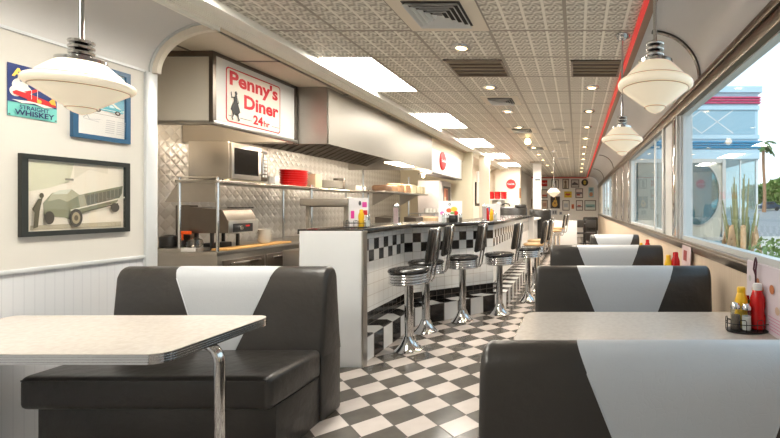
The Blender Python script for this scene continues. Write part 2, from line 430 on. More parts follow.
for i, (a, c) in enumerate(W):
    g = struct('window_%d' % (i+1), MB().box(XR+.045, XR+.051, a, c, 1.08, 2.3), gls)
    fm = MB()
    for q0, q1 in ((a, a+.035), (c-.035, c)): fm.box(XR+.02, XR+.08, q0, q1, 1.08, 2.3)
    fm.box(XR+.02, XR+.08, a+.035, c-.035, 1.08, 1.13); fm.box(XR+.02, XR+.08, a+.035, c-.035, 2.27, 2.3)
    if i == 3:
        for q in (13.6, 15.2): fm.box(XR+.02, XR+.08, q, q+.05, 1.13, 2.27)
    put('window_frame', fm, alum, g)
# rear, far wall and roof edges
struct('wall_back', MB().box(-4.5, XR+.12, -3.12, -3, 0, 2.9), wallm)
struct('wall_far', MB().box(-3.6, XR+.12, 20.35, 20.45, 0, 2.95), farm)
struct('ceiling_roof', MB().box(-4.65, XR+.25, -3.12, 20.5, 2.96, 3.05), white)
struct('wall_far_corner', MB().box(-2.96, -2.04, 15.6, 16.0, 0, ZC), cream)
struct('wall_far_side', MB().box(-2.96, -2.14, 16.0, 20.35, 0, ZC), wallm)
# kitchen shell
struct('wall_kitchen', MB().box(-4.5, -4.4, 3.3, 10.9, 0, 2.9), quil)
struct('wall_kitchen_near', MB().box(-4.5, XL-.12, 3.2, 3.3, 0, 2.9), wallm)
struct('wall_kitchen_outer', MB().box(-4.65, -4.5, -3, 11, 0, 2.96), wallm)
struct('wall_kitchen_end', MB().box(-4.4, -2.62, 10.8, 10.95, 0, 2.9), beige)
struct('wall_side_far', MB().box(-3.45, -3.3, 10.95, 16, 0, 2.9), cream)
struct('wall_recess', MB().box(-3.3, -2.96, 15.7, 15.9, 0, 2.9), cream)
kc = MB()
kc.box(-4.4, -2.74, 3.336, 11, 2.75, 2.9); struct('ceiling_kitchen', kc, kitceil)
g = MB()
for y in (4.0, 5.2, 6.4): g.box(-4.4, -2.75, y, y+.02, 2.744, 2.751)
g.box(-3.35, -3.33, 3.3, 10.8, 2.744, 2.751); struct('trim_24', g, bronze)
struct('ceiling_recess', MB().box(-3.45, -2.74, 11, 15.7, 2.78, 2.9), cream)
cove(-2.75, .5, -1, 15.2, 15.65, cream, 'wall_far_arch', t=.05)
struct('wall_soffit', MB().box(-3.4, -2.83, 8.36, 10.8, 2.545, 2.75), beige)

# ------------------------------------------------------------------ ceiling lights and vents
LG = 'fluorescent ceiling lights'
panvis = 0
ordw = ['nearest', 'second', 'third', 'fourth', 'fifth', 'sixth', 'seventh']
for (a, c) in panY:
    vis = c > 4.2
    lb = ('rectangular fluorescent light, %s in the row beside the cream beam' % ordw[min(panvis, 6)]) if vis else 'rectangular fluorescent light in the ceiling behind the viewer'
    t_ = thing('ceiling_light', ((PX0+PX1)/2, (a+c)/2, ZC), lb, 'ceiling light', LG)
    put('diffuser', MB().box(PX0+.012, PX1-.012, a+.012, c-.012, ZC+.012, ZC+.03), fluor, t_)
    fm = MB(); fm.box(PX0, PX0+.012, a, c, ZC-.002, ZC+.03).box(PX1-.012, PX1, a, c, ZC-.002, ZC+.03).box(PX0, PX1, a, a+.012, ZC-.002, ZC+.03).box(PX0, PX1, c-.012, c, ZC-.002, ZC+.03)
    put('frame', fm, cream, t_)
    if vis: panvis += 1
def downlight(x, y, label):
    t_ = thing('downlight', (x, y, ZC-.02), label, 'ceiling light', 'round recessed downlights')
    put('ring', MB().lathe([(.045, ZC+.01), (.05, ZC-.012), (.085, ZC-.012), (.09, ZC), (.09, ZC+.004)], x, y, 28, cap=False), chrome, t_)
    put('bulb', MB().lathe([(0, ZC-.022), (.03, ZC-.018), (.048, ZC-.004), (.048, ZC+.004)], x, y, 20), down, t_)
    sl = bpy.data.lights.new('downlight_beam', 'SPOT'); sl.energy = (100 if x > 0 else 50) if y < 9.5 else 120; sl.color = (1, .88, .72); sl.spot_size = math.radians(150); sl.spot_blend = 1; sl.shadow_soft_size = .05
    so2 = bpy.data.objects.new('downlight_beam', sl); C.objects.link(so2); so2.location = (x, y, ZC-.03)
LR = [4.55*.84, 6.05*.84, 7.67*.83, 9.2*.83, 10.6*.83, 12.3*.83, 13.9*.83, 15.6*.83]
for i, y in enumerate(LR):
    if i == 4: continue
    downlight(-1.02, y, 'warm round downlight, %s in the middle row between the vents' % ['first', 'second', 'third', 'fourth', '', 'sixth', 'seventh', 'last'][i])
downlight(-1.0, 14.6, 'warm round downlight beyond the white post, nearer one of that pair'); downlight(-1.0, 17.5, 'warm round downlight beyond the white post, closest to the picture wall')
t_ = thing('ceiling_lamp', (-1.0, 8.8, 2.7), 'small hanging frosted globe lamp in the middle row of ceiling lights', 'ceiling light')
put('canopy', MB().cyl(-1.0, 8.8, 2.79, 2.81, .07), chrome, t_); put('globe', MB().lathe([(0, 2.66), (.05, 2.68), (.07, 2.72), (.05, 2.77), (.03, 2.79)], -1.0, 8.8, 20), down, t_)
for i, y in enumerate([5.1, 6.35, 7.6, 8.85, 10.1, 11.4, 12.7, 14.1, 15.6, 17.2]):
    downlight(.175, y, 'warm round downlight, %s in the row beside the red line' % ['first', 'second', 'third', 'fourth', 'fifth', 'sixth', 'seventh', 'eighth', 'ninth', 'last'][i])
def diffuser_vent(x0, x1, y0, y1, label):
    t_ = thing('ceiling_vent', ((x0+x1)/2, (y0+y1)/2, ZC-.01), label, 'vent', 'square air diffusers')
    cx, cy = (x0+x1)/2, (y0+y1)/2; w, d = (x1-x0)/2, (y1-y0)/2
    put('plate', MB().box(x0, x1, y0, y1, ZC-.006, ZC-.001), cream, t_)
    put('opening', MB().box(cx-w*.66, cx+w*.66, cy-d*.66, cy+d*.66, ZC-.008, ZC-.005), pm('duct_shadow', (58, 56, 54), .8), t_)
    for k in range(5):
        a = .64-.125*k; L = []
        for (s, z) in ((a, ZC-.03), (a-.02, ZC-.03), (a-.075, ZC-.009), (a-.055, ZC-.009)):
            L.append([(cx-w*s, cy-d*s, z), (cx+w*s, cy-d*s, z), (cx+w*s, cy+d*s, z), (cx-w*s, cy+d*s, z)])
        m = MB(); t2 = bmesh.new(); R = [[t2.verts.new(p) for p in q] for q in L]
        for i in range(4):
            for j in range(4): t2.faces.new((R[i][j], R[i][(j+1) % 4], R[(i+1) % 4][(j+1) % 4], R[(i+1) % 4][j]))
        m._take(t2); put('louver', m, alum, t_, smooth=0)
diffuser_vent(-1.31, -.70, 2.85, 3.46, 'large square air diffuser nearest in the tin ceiling')
diffuser_vent(-1.24, -.76, 5.5, 5.98, 'square air diffuser behind the dark slatted grille')
diffuser_vent(-1.27, -.75, 7.7, 8.2, 'square air diffuser third along the middle row')
diffuser_vent(-1.27, -.72, 10.1, 10.7, 'square air diffuser farthest along the middle row, near the white post')
def grille(x0, x1, y0, y1, label):
    t_ = thing('return_air_grille', ((x0+x1)/2, (y0+y1)/2, ZC-.02), label, 'vent', 'dark slatted return grilles')
    put('backing', MB().box(x0, x1, y0, y1, ZC-.004, ZC-.001), noisy('grille_backing', (74, 58, 44), .6), t_)
    fm = MB().box(x0, x0+.02, y0, y1, ZC-.012, ZC).box(x1-.02, x1, y0, y1, ZC-.012, ZC).box(x0, x1, y0, y0+.02, ZC-.012, ZC).box(x0, x1, y1-.02, y1, ZC-.012, ZC)
    put('frame', fm, bronze, t_)
    for k in range(4): put('slat', MB().box(x0+.02, x1-.02, y0+.05+k*.1*(y1-y0)/.5, y0+.065+k*.1*(y1-y0)/.5, ZC-.016, ZC-.004), noisy('slat_tan', (160, 146, 124), .5) if k == 0 else MATS['slat_tan'], t_)
grille(-1.28, -.72, 4.14, 4.66, 'dark brown slatted grille in the middle of the ceiling')
grille(-.06, .44, 4.16, 4.66, 'dark brown slatted grille beside the red line')
for k, (x, y, w) in enumerate(((-.35, 7.9, .2), (-.3, 9.4, .25), (-.4, 12.5, .3))):
    put_o = put('ceiling_speaker', MB().lathe([(w*.4, ZC-.02), (w*.55, ZC-.02), (w*.6, ZC-.002)], x, y, 24), steel)
    tag(put_o, 'flat round metal ceiling cover, %s along the aisle' % ['nearest', 'second', 'farthest'][k], 'ceiling speaker', 'round ceiling covers')

# ------------------------------------------------------------------ pendants
groove_shadow = pm('groove_shadow_tan', (196, 176, 146), .5)  # tan that paints the shadow lines along the lamp glass
def pendant(label):
    t_ = thing('pendant_lamp', (0, 0, 0), label, 'lamp', 'white glass pendant lamps')   # origin at the widest part of the shade
    put('shade', MB().lathe([(.0, -.132), (.028, -.120), (.042, -.108), (.044, -.102), (.050, -.100), (.052, -.094), (.062, -.090), (.145, -.026), (.150, -.020), (.158, -.020), (.168, -.010), (.169, .004), (.162, .016), (.150, .020), (.143, .020), (.138, .028), (.128, .042), (.11, .062), (.088, .084), (.07, .1)], 0, 0, 48, cap=False), shade_m, t_, smooth=50)
    for (r_, z_) in ((.149, .0215), (.149, -.0225), (.0475, -.1025)): put('shadow_line_ring', MB().tube([(r_*math.cos(2*PI*i/48), r_*math.sin(2*PI*i/48), z_) for i in range(48)], .0022, 6, closed=True), groove_shadow, t_)
    put('cap', MB().lathe([(.078, .094), (.078, .108), (.03, .122), (.03, .125)], 0, 0, 36), chrome, t_)
    col = MB()
    for k in range(3): col.lathe([(.018, .124+k*.024), (.040, .13+k*.024), (.042, .136+k*.024), (.040, .142+k*.024), (.018, .147+k*.024)], 0, 0, 28)
    put('collar', col, chrome, t_)
    return t_
def finish_pendant(t_, z):
    L = ZC-z; put('stem', MB().cyl(t_.location.x, t_.location.y, z+.19, ZC, .009, seg=12), chrome, t_)
    put('canopy', MB().lathe([(.02, ZC-.045), (.05, ZC-.03), (.065, ZC-.01), (.065, ZC)], t_.location.x, t_.location.y, 28), chrome, t_)
p0 = pendant('white glass pendant lamp over the right-hand window table in front')
specs = [((.355, 1.97, 1.955), None), ((.37, 3.55, 1.95), 'white glass pendant lamp over the second table along the windows'),
         ((-2.15, 1.88, 1.93), 'white glass pendant lamp in front of the posters on the left wall'),
         ((-.58, 10.8, 1.77), 'small-looking white pendant lamp far down the room before the picture wall')]
allp = []
for l, lb in specs[1:]: allp.append(copy_tree(p0, loc=l, label=lb))
p0.location = specs[0][0]; allp.append(p0)
for p in allp: finish_pendant(p, p.location.z)

# ------------------------------------------------------------------ booths
def back_piece(x0, x1, end0, end1, zb, zt, hb, ht, raise_=0):
    """x0/x1: functions of z; end0/end1: rounded free ends"""
    prof = []
    r = ht
    zs = [zb + (zt-r-zb)*i/6 for i in range(7)]
    for z in zs: prof.append((-(hb+(ht-hb)*((z-zb)/(zt-zb))**.8)-raise_, z))
    for i in range(1, 8):
        a = PI - PI*i/8; prof.append((math.cos(a)*(r+raise_), zt-r+math.sin(a)*(r+raise_)))
    for z in reversed(zs): prof.append(((hb+(ht-hb)*((z-zb)/(zt-zb))**.8)+raise_, z))
    loops = []
    def L(fx, sc, dx):
        out = []
        for (y, z) in prof:
            zz = z if sc == 1 else zb+(z-zb)*(1-(1-sc)*.18)
            out.append((fx(z)+dx, y*sc if sc == 1 else y*sc, zz))
        return out
    if end0:
        loops = [L(x0, .7+.3*math.sin(PI/2*k/5), .028*(1-math.cos(PI/2*k/5))) for k in range(5)]
        loops.append(L(x0, 1, .028))
    else: loops.append(L(x0, 1, 0))
    if end1:
        loops.append(L(x1, 1, -.028))
        loops += [L(x1, .7+.3*math.sin(PI/2*k/5), -.028*(1-math.cos(PI/2*k/5))) for k in range(4, -1, -1)]
    else: loops.append(L(x1, 1, 0))
    return MB().prof_x(loops)
def make_booth(x0, x1, w0, w1, label, sides, zb=.42, group='booths with black and silver vinyl'):
    t_ = thing('booth', (0, 0, 0), label, 'booth', group)
    zt = 1.0; k = .41
    fa = lambda z: w0 + (zt-z)*k; fb = lambda z: w1 - (zt-z)*k
    bk = put('backrest', back_piece(lambda z: x0, fa, True, False, zb, zt, .13, .065), vdark, t_)
    put('backrest', back_piece(fb, lambda z: x1, False, True, zb, zt, .13, .065), vdark, t_)
    put('backrest_panel', back_piece(fa, fb, False, False, zb, zt, .13, .065, .001), vsil, t_)['label'] = 'silver tapered middle panel'
    for (a, c) in ((fa, fb),):
        for f in (fa, fb):
            pts = [(f(z), -(.13-.065*((z-zb)/(zt-zb))**.8)-.001, z) for z in [zb+.02+(zt-.09-zb)*i/8 for i in range(9)]]
            put('piping', MB().tube(pts, .003, 5), vsil, t_)
    sgn = []
    if 'n' in sides: sgn.append(-1)
    if 'f' in sides: sgn.append(1)
    for s in sgn:
        ya, yb = sorted((s*.10, s*.58))
        st = MB().box(x0+.01, x1-.01, ya, yb, .29, .475, .035, 4); put('seat', st, vdark, t_)
        ya, yb = sorted((s*.02, s*.52))
        put('base', MB().box(x0+.05, x1-.02, ya, yb, 0, .295, .006), vdark, t_)
        put('piping', MB().tube([(x0+.03, s*.577, .455), (x1-.03, s*.577, .455)], .004, 6), vdark, t_)
    put('back_core', MB().box(x0+.03, x1-.004, -.115, .115, 0, .45, .015), vdark, t_)
    return t_
bl = make_booth(-3.05, -1.655, -2.67, -2.0, 'black booth bench with silver panel facing the left-hand table', 'n'); bl.location = (0, 2.93, 0)
br = make_booth(-.28, .9, 0, .65, 'nearest window booth, cut off by the bottom right of the photo', 'nf')
copy_tree(br, (0, 2.955, 0), label='second window booth, just beyond the table with the condiment rack')
copy_tree(br, (0, 4.57, 0), label='third window booth, behind the second pendant lamp')
br.location = (0, 1.295, 0)
bs = make_booth(.19, .9, .25, .82, 'narrow window booth farthest along, almost all silver on its back', 'nf'); bs.location = (0, 6.3, 0)

# ------------------------------------------------------------------ tables
def table(x0, x1, y0, y1, ztop, label, leg, round_left, group='pale tables with ribbed metal edge'):
    t_ = thing('diner_table', ((x0+x1)/2, (y0+y1)/2, 0), label, 'table', group)
    r = .07; pts = []
    def arc(cx, cy, a0, a1): return [(cx+r*math.cos(a0+(a1-a0)*i/8), cy+r*math.sin(a0+(a1-a0)*i/8)) for i in range(9)]
    if round_left: pts = [(x1, y0), (x1, y1)] + arc(x0+r, y1-r, PI/2, PI) + arc(x0+r, y0+r, PI, 1.5*PI)
    else: pts = [(x0, y1), (x0, y0)] + arc(x1-r, y0+r, -PI/2, 0) + arc(x1-r, y1-r, 0, PI/2)
    put('tabletop', MB().prism(pts, ztop-.012, ztop), tabm, t_)
    cx, cy = (x0+x1)/2, (y0+y1)/2
    def sc(d): return [(x+d*(1 if x > cx else -1), y+d*(1 if y > cy else -1)) for x, y in pts]
    e = MB().prism(pts, ztop-.045, ztop-.012)
    for k in range(4): e.prism(sc(.004), ztop-.006-k*.011-.005, ztop-.002-k*.011)
    put('metal_edge', e, chrome, t_)
    if leg == 'bent':
        P = []
        bx = x1-.02; by = (y0+y1)/2
        P = [(bx-.35, by, ztop-.06), (bx-.10, by, ztop-.06)]
        for i in range(7): a = PI/2*i/6; P.append((bx-.10+.09*math.sin(a), by, ztop-.06-.09*(1-math.cos(a))))
        P += [(bx-.008, by, .3), (bx-.005, by, .0)]
        put('leg', MB().tube(P, .023, 14), chrome, t_)
        put('support_plate', MB().box(bx-.4, bx-.1, by-.08, by+.08, ztop-.05, ztop-.044), steeld, t_)
    else:
        bx, by = x0+.35, (y0+y1)/2
        put('leg', MB().cyl(bx, by, .02, ztop-.045, .035), chrome, t_)
        put('foot', MB().lathe([(.25, 0), (.25, .012), (.06, .04), (.036, .06)], bx, by, 32), chrome, t_)
        put('support_plate', MB().box(bx-.15, bx+.15, by-.1, by+.1, ztop-.055, ztop-.044), steeld, t_)
    return t_
table(-3.24, -1.76, 1.84, 2.5, .775, 'pale table with bent chrome leg against the left wall', 'bent', False)
table(-.30, .97, 1.86, 2.58, .775, 'pale table in front right with condiment rack and menus on it', 'ped', True)
table(-.28, .97, 3.45, 4.15, .775, 'pale table between the second and third window booths', 'ped', True)
table(-.1, .97, 5.1, 5.8, .775, 'pale table between the third and farthest window booths', 'ped', True)

# ------------------------------------------------------------------ counter
WL = [(-2.10, 3.84), (-2.10, 5.27), (-1.17, 6.05), (-1.17, 10.5)]
UT = [(3.84-4.37)/.1125, 8.0, 20.0, 20+4.45/.115]
ctr = thing('diner_counter', (-1.9, 4.5, 0), 'white tiled lunch counter with black checks and dark top running down the aisle', 'counter')
def wallstrip(poly, us, z0, z1, inner):
    mb = MB(); uvl = mb.bm.loops.layers.uv.new('UVMap')
    for i in range(len(poly)-1):
        (xa, ya), (xb, yb) = poly[i], poly[i+1]
        f = mb.bm.faces.new([mb.bm.verts.new(p) for p in ((xa, ya, z0), (xb, yb, z0), (xb, yb, z1), (xa, ya, z1))])
        for l, uv in zip(f.loops, ((us[i], z0), (us[i+1], z0), (us[i+1], z1), (us[i], z1))): l[uvl].uv = uv
    # inner face and ends
    I = inner
    for i in range(len(I)-1):
        (xa, ya), (xb, yb) = I[i], I[i+1]
        f = mb.bm.faces.new([mb.bm.verts.new(p) for p in ((xb, yb, z0), (xa, ya, z0), (xa, ya, z1), (xb, yb, z1))])
        for l in f.loops: l[uvl].uv = (.5, .6)
    for k in (0, -1):
        (xa, ya), (xb, yb) = poly[k], I[k]
        f = mb.bm.faces.new([mb.bm.verts.new(p) for p in ((xa, ya, z0), (xb, yb, z0), (xb, yb, z1), (xa, ya, z1))])
        for l in f.loops: l[uvl].uv = (.5, .6)
    return mb
INN = [(-2.25, 3.84), (-2.25, 5.35), (-1.32, 6.12), (-1.32, 10.5)]
def keepuv_put(name, mb, mat, parent): return put(name, mb, mat, parent, smooth=0)
keepuv_put('tiled_wall', wallstrip(WL, UT, 0, 1.16, INN), tfront, ctr)
SP = [(-1.90, 3.85), (-1.90, 5.08), (-.98, 6.0), (-.98, 10.5)]
mb = MB(); uvl = mb.bm.loops.layers.uv.new('UVMap'); acc = 0
for i in range(3):
    (xa, ya), (xb, yb) = SP[i], SP[i+1]; (wa, va), (wb, vb) = WL[i], WL[i+1]
    L = math.hypot(xb-xa, yb-ya)/.19; L = round(L)
    f = mb.bm.faces.new([mb.bm.verts.new(p) for p in ((xa, ya, 0), (xb, yb, 0), (xb, yb, .22), (xa, ya, .22))])
    for l, uv in zip(f.loops, ((acc, 0), (acc+L, 0), (acc+L, .2199), (acc, .2199))): l[uvl].uv = uv
    f = mb.bm.faces.new([mb.bm.verts.new(p) for p in ((xa, ya, .22), (xb, yb, .22), (wb, vb, .22), (wa, va, .22))])
    for l, uv in zip(f.loops, ((acc, .2201), (acc+L, .2201), (acc+L, .4399), (acc, .4399))): l[uvl].uv = uv
    acc += L
keepuv_put('foot_step', mb, tstep, ctr)
slab = [(-1.88, 3.79), (-1.88, 4.92), (-1.10, 5.75), (-1.06, 6.3), (-1.06, 10.55), (-1.75, 10.55), (-1.75, 6.2), (-2.45, 5.3), (-2.45, 3.79)]
put('counter_top', MB().prism(slab, 1.162, 1.206, .006), slabm, ctr)
put('end_panel', MB().box(-2.42, -1.865, 3.775, 3.84, 0, 1.19, .003), white, ctr)
put('end_trim', MB().box(-1.875, -1.86, 3.77, 3.845, 0, 1.19), steel, ctr)
put('end_post', MB().box(-1.3, -1.05, 10.5, 10.62, 0, 1.17), white, ctr)
put('staff_side', MB().box(-2.42, -2.40, 3.84, 5.3, .0, 1.16), steeld, ctr)

# ------------------------------------------------------------------ stools
def make_stool(label, top):
    t_ = thing('bar_stool', (0, 0, 0), label, 'stool', 'chrome counter stools')
    put('base', MB().lathe([(.135, 0), (.137, .008), (.125, .016), (.11, .03), (.08, .065), (.058, .11), (.05, .135)], 0, 0, 40), chrome, t_)
    put('pole', MB().cyl(0, 0, .13, .635, .042, seg=28), chrome, t_)
    rg = [(.05, .628), (.165, .63)]
    for k in range(4):
        z = .636+k*.026; rg += [(.180, z), (.188, z+.006), (.188, z+.014), (.180, z+.02), (.176, z+.023)]
    rg += [(.17, .742)]
    put('seat_ring', MB().lathe(rg, 0, 0, 44), chrome, t_, smooth=60)
    put('seat', MB().lathe([(.172, .738), (.192, .744), (.196, .756), (.186, .770), (.15, .779), (.08, .784), (0, .786)], 0, 0, 44), top, t_, smooth=60)
    mt = Matrix.Translation((.235, 0, .99)) @ Matrix.Rotation(math.radians(9), 4, 'Y')
    put('backrest', MB().box(-.024, .024, -.135, .135, -.165, .165, .022, 4, mat=mt), seatv, t_)
    fr = [(.16, .055, .645), (.215, .055, .65), (.235, .055, .69)]
    q = [(.245, .80), (.262, .87), (.278, .98), (.292, 1.08), (.297, 1.12)]
    path = [(.15, -.055, .64), (.205, -.055, .645), (.228, -.055, .68)] + [(x, -.055, z) for x, z in q] + [(.302, -.03, 1.148), (.303, 0, 1.155), (.302, .03, 1.148)] + [(x, .055, z) for x, z in reversed(q)] + [(.228, .055, .68), (.205, .055, .645), (.15, .055, .64)]
    put('back_frame', MB().tube(path, .0105, 10), chrome, t_)
    t_.scale = (1, 1, 1.035)
    return t_
st = make_stool('nearest counter stool with black seat, its chrome pole full in view', seatv)
st_t = make_stool('x', tantop)
for (x, y, rz, lb) in ((-1.695, 4.86, .08, 'second counter stool, right behind the nearest one'),
                       (-1.41, 5.33, -.1, 'third counter stool, before the angled part of the tiled counter'),
                       (-1.015, 5.67, -.15, 'fourth counter stool, at the corner where the counter turns down the aisle'),
                       (-.73, 6.46, .0, 'fifth counter stool, first of the overlapping ones beyond the corner')):
    copy_tree(st, (x, y, 0), rz, lb)
st.location = (-1.645, 4.245, 0)
st_t['label'] = 'sixth counter stool with tan worn seat, behind the fifth'; st_t.location = (-.70, 7.2, 0)
for (x, y, lb) in ((-.72, 7.95, 'seventh counter stool with tan seat, behind the sixth'), (-.58, 11.3, 'tan-seated stool at the far counter, nearer of its pair'), (-.53, 12.6, 'tan-seated stool at the far counter, farther of its pair')):
    copy_tree(st_t, (x, y, 0), 0, lb)

# ------------------------------------------------------------------ far area
t_ = thing('low_counter', (-1.4, 12, 0), 'low far counter with striped white side beyond the tiled counter', 'counter')
put('body', MB().box(-1.7, -1.15, 11.2, 12.6, 0, 1.06), flut, t_); put('counter_top', MB().box(-1.75, -1.05, 11.15, 12.65, 1.06, 1.1), white, t_)
tag(put('half_wall', MB().box(-.85, .0, 15.0, 15.12, 0, .93, .004), white), 'plain white half wall beyond the far stools', 'partition')
t_ = thing('column', (-1.24, 13.6, 0), 'square white post from floor to tin ceiling', 'column')
put('shaft', MB().box(-1.37, -1.12, 13.5, 13.75, 0, ZC), white, t_)
put('collar', MB().box(-1.46, -1.04, 13.42, 13.83, ZC-.06, ZC-.001), steel, t_)
pr = Print(aty(534.5, 182.5, 13.49)[0:1]+(13.49, aty(534.5, 182.5, 13.49)[1]), (1, 0, 0), (0, 0, 1), .2, .12)
pr.sheet((210, 215, 214)); pr.rect((92, 96, 104), .1, .5, .9, .95); pr.rect((150, 196, 190), .05, .05, .95, .35)
tag(pr.done('small_poster'), 'small grey and green notice on the white post', 'poster')
def dark_booth(x0, x1, y, z0, z1, label, hump=False):
    t_ = thing('far_booth', ((x0+x1)/2, y, 0), label, 'booth', 'dark far booths')
    put('backrest', MB().box(x0, x1, y, y+.14, .4, z1, .05, 3), seatv, t_)
    put('base', MB().box(x0+.03, x1-.03, y+.01, y+.6, 0, .42, .01), vdark, t_)
    if hump: put('headrest', MB().box(x0+(x1-x0)*.55, x1-.02, y+.01, y+.13, z1-.08, z1+.07, .04, 3), seatv, t_)
dark_booth(*[aty(499, 0, 11.6)[0], aty(527, 0, 11.6)[0]], 11.6, 0, 1.40, 'wide dark booth back showing above the far end of the counter top', True)
dark_booth(*[aty(529, 0, 12.7)[0], aty(551, 0, 12.7)[0]], 12.7, 0, 1.335, 'dark booth back at the foot of the white post')
dark_booth(aty(583, 0, 18)[0], aty(598, 0, 18)[0], 18, 0, .98, 'black booth in the far right corner below the framed pictures')
def chair(x, y, lb):
    t_ = thing('dining_chair', (x, y, 0), lb, 'chair', 'dark chairs at the far end')
    for dx in (-.18, .18):
        for dy, h in ((-.18, .93), (.18, .44)): put('leg', MB().tube([(x+dx, y+dy, 0), (x+dx, y+dy, h)], .014, 8), blackp, t_)
    put('seat', MB().box(x-.2, x+.2, y-.2, y+.2, .42, .47, .015), vdark, t_)
    put('backrest', MB().box(x-.19, x+.19, y-.2, y-.17, .66, .93, .01), vdark, t_)
chair(.06, 15.9, 'black chair beside the white half wall at the far end'); chair(.50, 15.9, 'black chair nearer the windows at the far end')
t_ = thing('dining_table', (.3, 16.7, 0), 'dark table behind the black chairs at the far end', 'table')
put('tabletop', MB().box(-.1, .7, 16.4, 17.0, .72, .76, .01), blackp, t_); put('leg', MB().cyl(.3, 16.7, .01, .72, .04), blackp, t_); put('foot', MB().cyl(.3, 16.7, 0, .02, .25), blackp, t_)

# picture wall
frm = pm('dark_frame', (74, 60, 50), .4); frt = pm('tan_frame', (140, 104, 76), .4)
def pic(x0, y0, x1, y1, label, bg, marks, fr=frm, Y=20.35, b=.03, name='framed_picture'):
    X0, Z1 = aty(x0, y0, Y); X1, Z0 = aty(x1, y1, Y); w, h = X1-X0, Z1-Z0
    t_ = thing(name, (X0+w/2, Y, Z0), label, 'picture', 'pictures on the far wall')
    if fr: put('frame', frame_mb((X0, Y, Z0), (1, 0, 0), (0, 0, 1), w, h, b, .03), fr, t_)
    p = Print((X0+.01, Y-.004, Z0+.01), (1, 0, 0), (0, 0, 1), w-.02, h-.02); p.sheet(bg)
    for mk in marks: getattr(p, mk[0])(*mk[1:])
    p.done('print', t_)
W_ = (236, 232, 224)
def round_sign(x, z, Y, r, label, name, ring=(190, 40, 34), inner=(206, 28, 30), word=None, wc=(245, 245, 245), plane='y', X=None, dark_c=None):
    if plane == 'y': O, R = (x-r, Y, z-r), (1, 0, 0)
    else: O, R = (X, Y-r, z-r), (0, 1, 0)
    t_ = thing(name, (x if plane == 'y' else X, Y, z-r), label, 'sign')
    N = Vector(R).cross(Vector((0, 0, 1))); c = Vector(O)+Vector(R)*r+Vector((0, 0, 1))*r
    Rv = Vector(R); Uv = Vector((0, 0, 1))
    def disc(rr, d): return [c+Rv*rr*math.cos(2*PI*i/36)+Uv*rr*math.sin(2*PI*i/36)+N*d for i in range(36)]
    put('disc', MB().prof_x([disc(r, 0), disc(r, .02), disc(r*.85, .035)]), flat(ring), t_)
    p = Print(Vector(O)+N*.036, R, (0, 0, 1), 2*r, 2*r); p.ell(inner, .5, .5, .42, .42, 32)
    if dark_c: p.ell(dark_c, .5, .5, .2, .28)
    if word: p.text(wc, word, .13, .43, r*.32, r*1.48, .02)
    else: p.poly(wc, [(.2, .42), (.4, .5), (.6, .42), (.8, .5), (.8, .55), (.6, .47), (.4, .55), (.2, .47)])
    p.done('face', t_)
x, z = aty(526, 183.5, 20.32); round_sign(x, z, 20.34, .17, 'round cream sign with dark emblem, leftmost on the far wall', 'round_sign', ring=(120, 40, 34), inner=(232, 220, 208), dark_c=(70, 56, 60), wc=(232, 220, 208))
x, z = aty(584.8, 182.5, 20.32); round_sign(x, z, 20.34, .16, 'round black sign with yellow centre, near the windows on the far wall', 'round_sign', ring=(56, 50, 44), inner=(60, 64, 50), dark_c=(226, 196, 60), wc=(60, 64, 50))
x, z = aty(511, 184, 15.58); round_sign(x, z, 15.59, .17, 'round red soft-drink button sign on the cream wall corner', 'round_sign', word='Coca-Cola', inner=(206, 26, 30))
pic(522, 190, 526.5, 196.5, 'small sketch under the round cream sign', W_, [('ell', (150, 150, 150), .5, .5, .2, .3)], None, b=.02)
pic(524.5, 199, 532, 207.5, 'framed picture low beside the white post', (232, 214, 204), [('ell', (190, 170, 168), .5, .5, .3, .3)], frt)
pic(541.5, 180, 547.5, 186.5, 'red soft-drink sign with white lettering on the far wall', (200, 30, 26), [('text', (245, 240, 235), 'Coca-Cola', .1, .4, .08, .22)], None, name='metal_sign')
pic(551.5, 179.5, 558.8, 188.5, 'black and white figure drawing framed above the guitar poster', W_, [('ell', (110, 106, 108), .5, .75, .2, .15), ('rect', (140, 134, 134), .3, .1, .7, .6)])
pic(562.5, 179, 569, 189, 'tall framed portrait in browns on the top row', (214, 204, 186), [('ell', (124, 104, 92), .45, .7, .2, .18), ('poly', (140, 126, 104), [(.2, .05), (.7, .05), (.6, .6), (.35, .6)])])
pic(571, 179.5, 579.2, 187.5, 'framed grey car photograph on the top row', (206, 202, 198), [('poly', (96, 92, 96), [(.1, .3), (.9, .3), (.85, .5), (.6, .6), (.4, .75), (.25, .55), (.1, .5)])])
pic(541.5, 189.5, 547.5, 198, 'framed cream and red print left of the white pendant', (236, 216, 200), [('rect', (206, 110, 86), .1, .15, .9, .4)])
pic(564, 191.2, 572, 197.8, 'yellow metal sign with red wing-shaped mark', (228, 196, 44), [('poly', (190, 70, 40), [(.1, .5), (.4, .75), (.5, .55), (.6, .75), (.9, .5), (.5, .3)])], None, name='metal_sign')
pic(575.5, 188.5, 583, 198, 'framed print with white sky and grey road beside the yellow sign', (226, 216, 212), [('rect', (134, 122, 128), .1, .4, .9, .62), ('rect', (198, 92, 78), .15, .25, .6, .4)])
pic(588.3, 187.2, 593.8, 197.5, 'unframed poster, blue above and orange below, nearest the windows', (172, 206, 214), [('rect', (120, 150, 160), .2, .62, .8, .9), ('ell', (218, 160, 120), .5, .3, .35, .22)], None, name='poster')
pic(541.5, 200, 547.7, 209.5, 'framed beige print at the left of the bottom row', (222, 200, 176), [('rect', (190, 150, 130), .2, .3, .8, .7)])
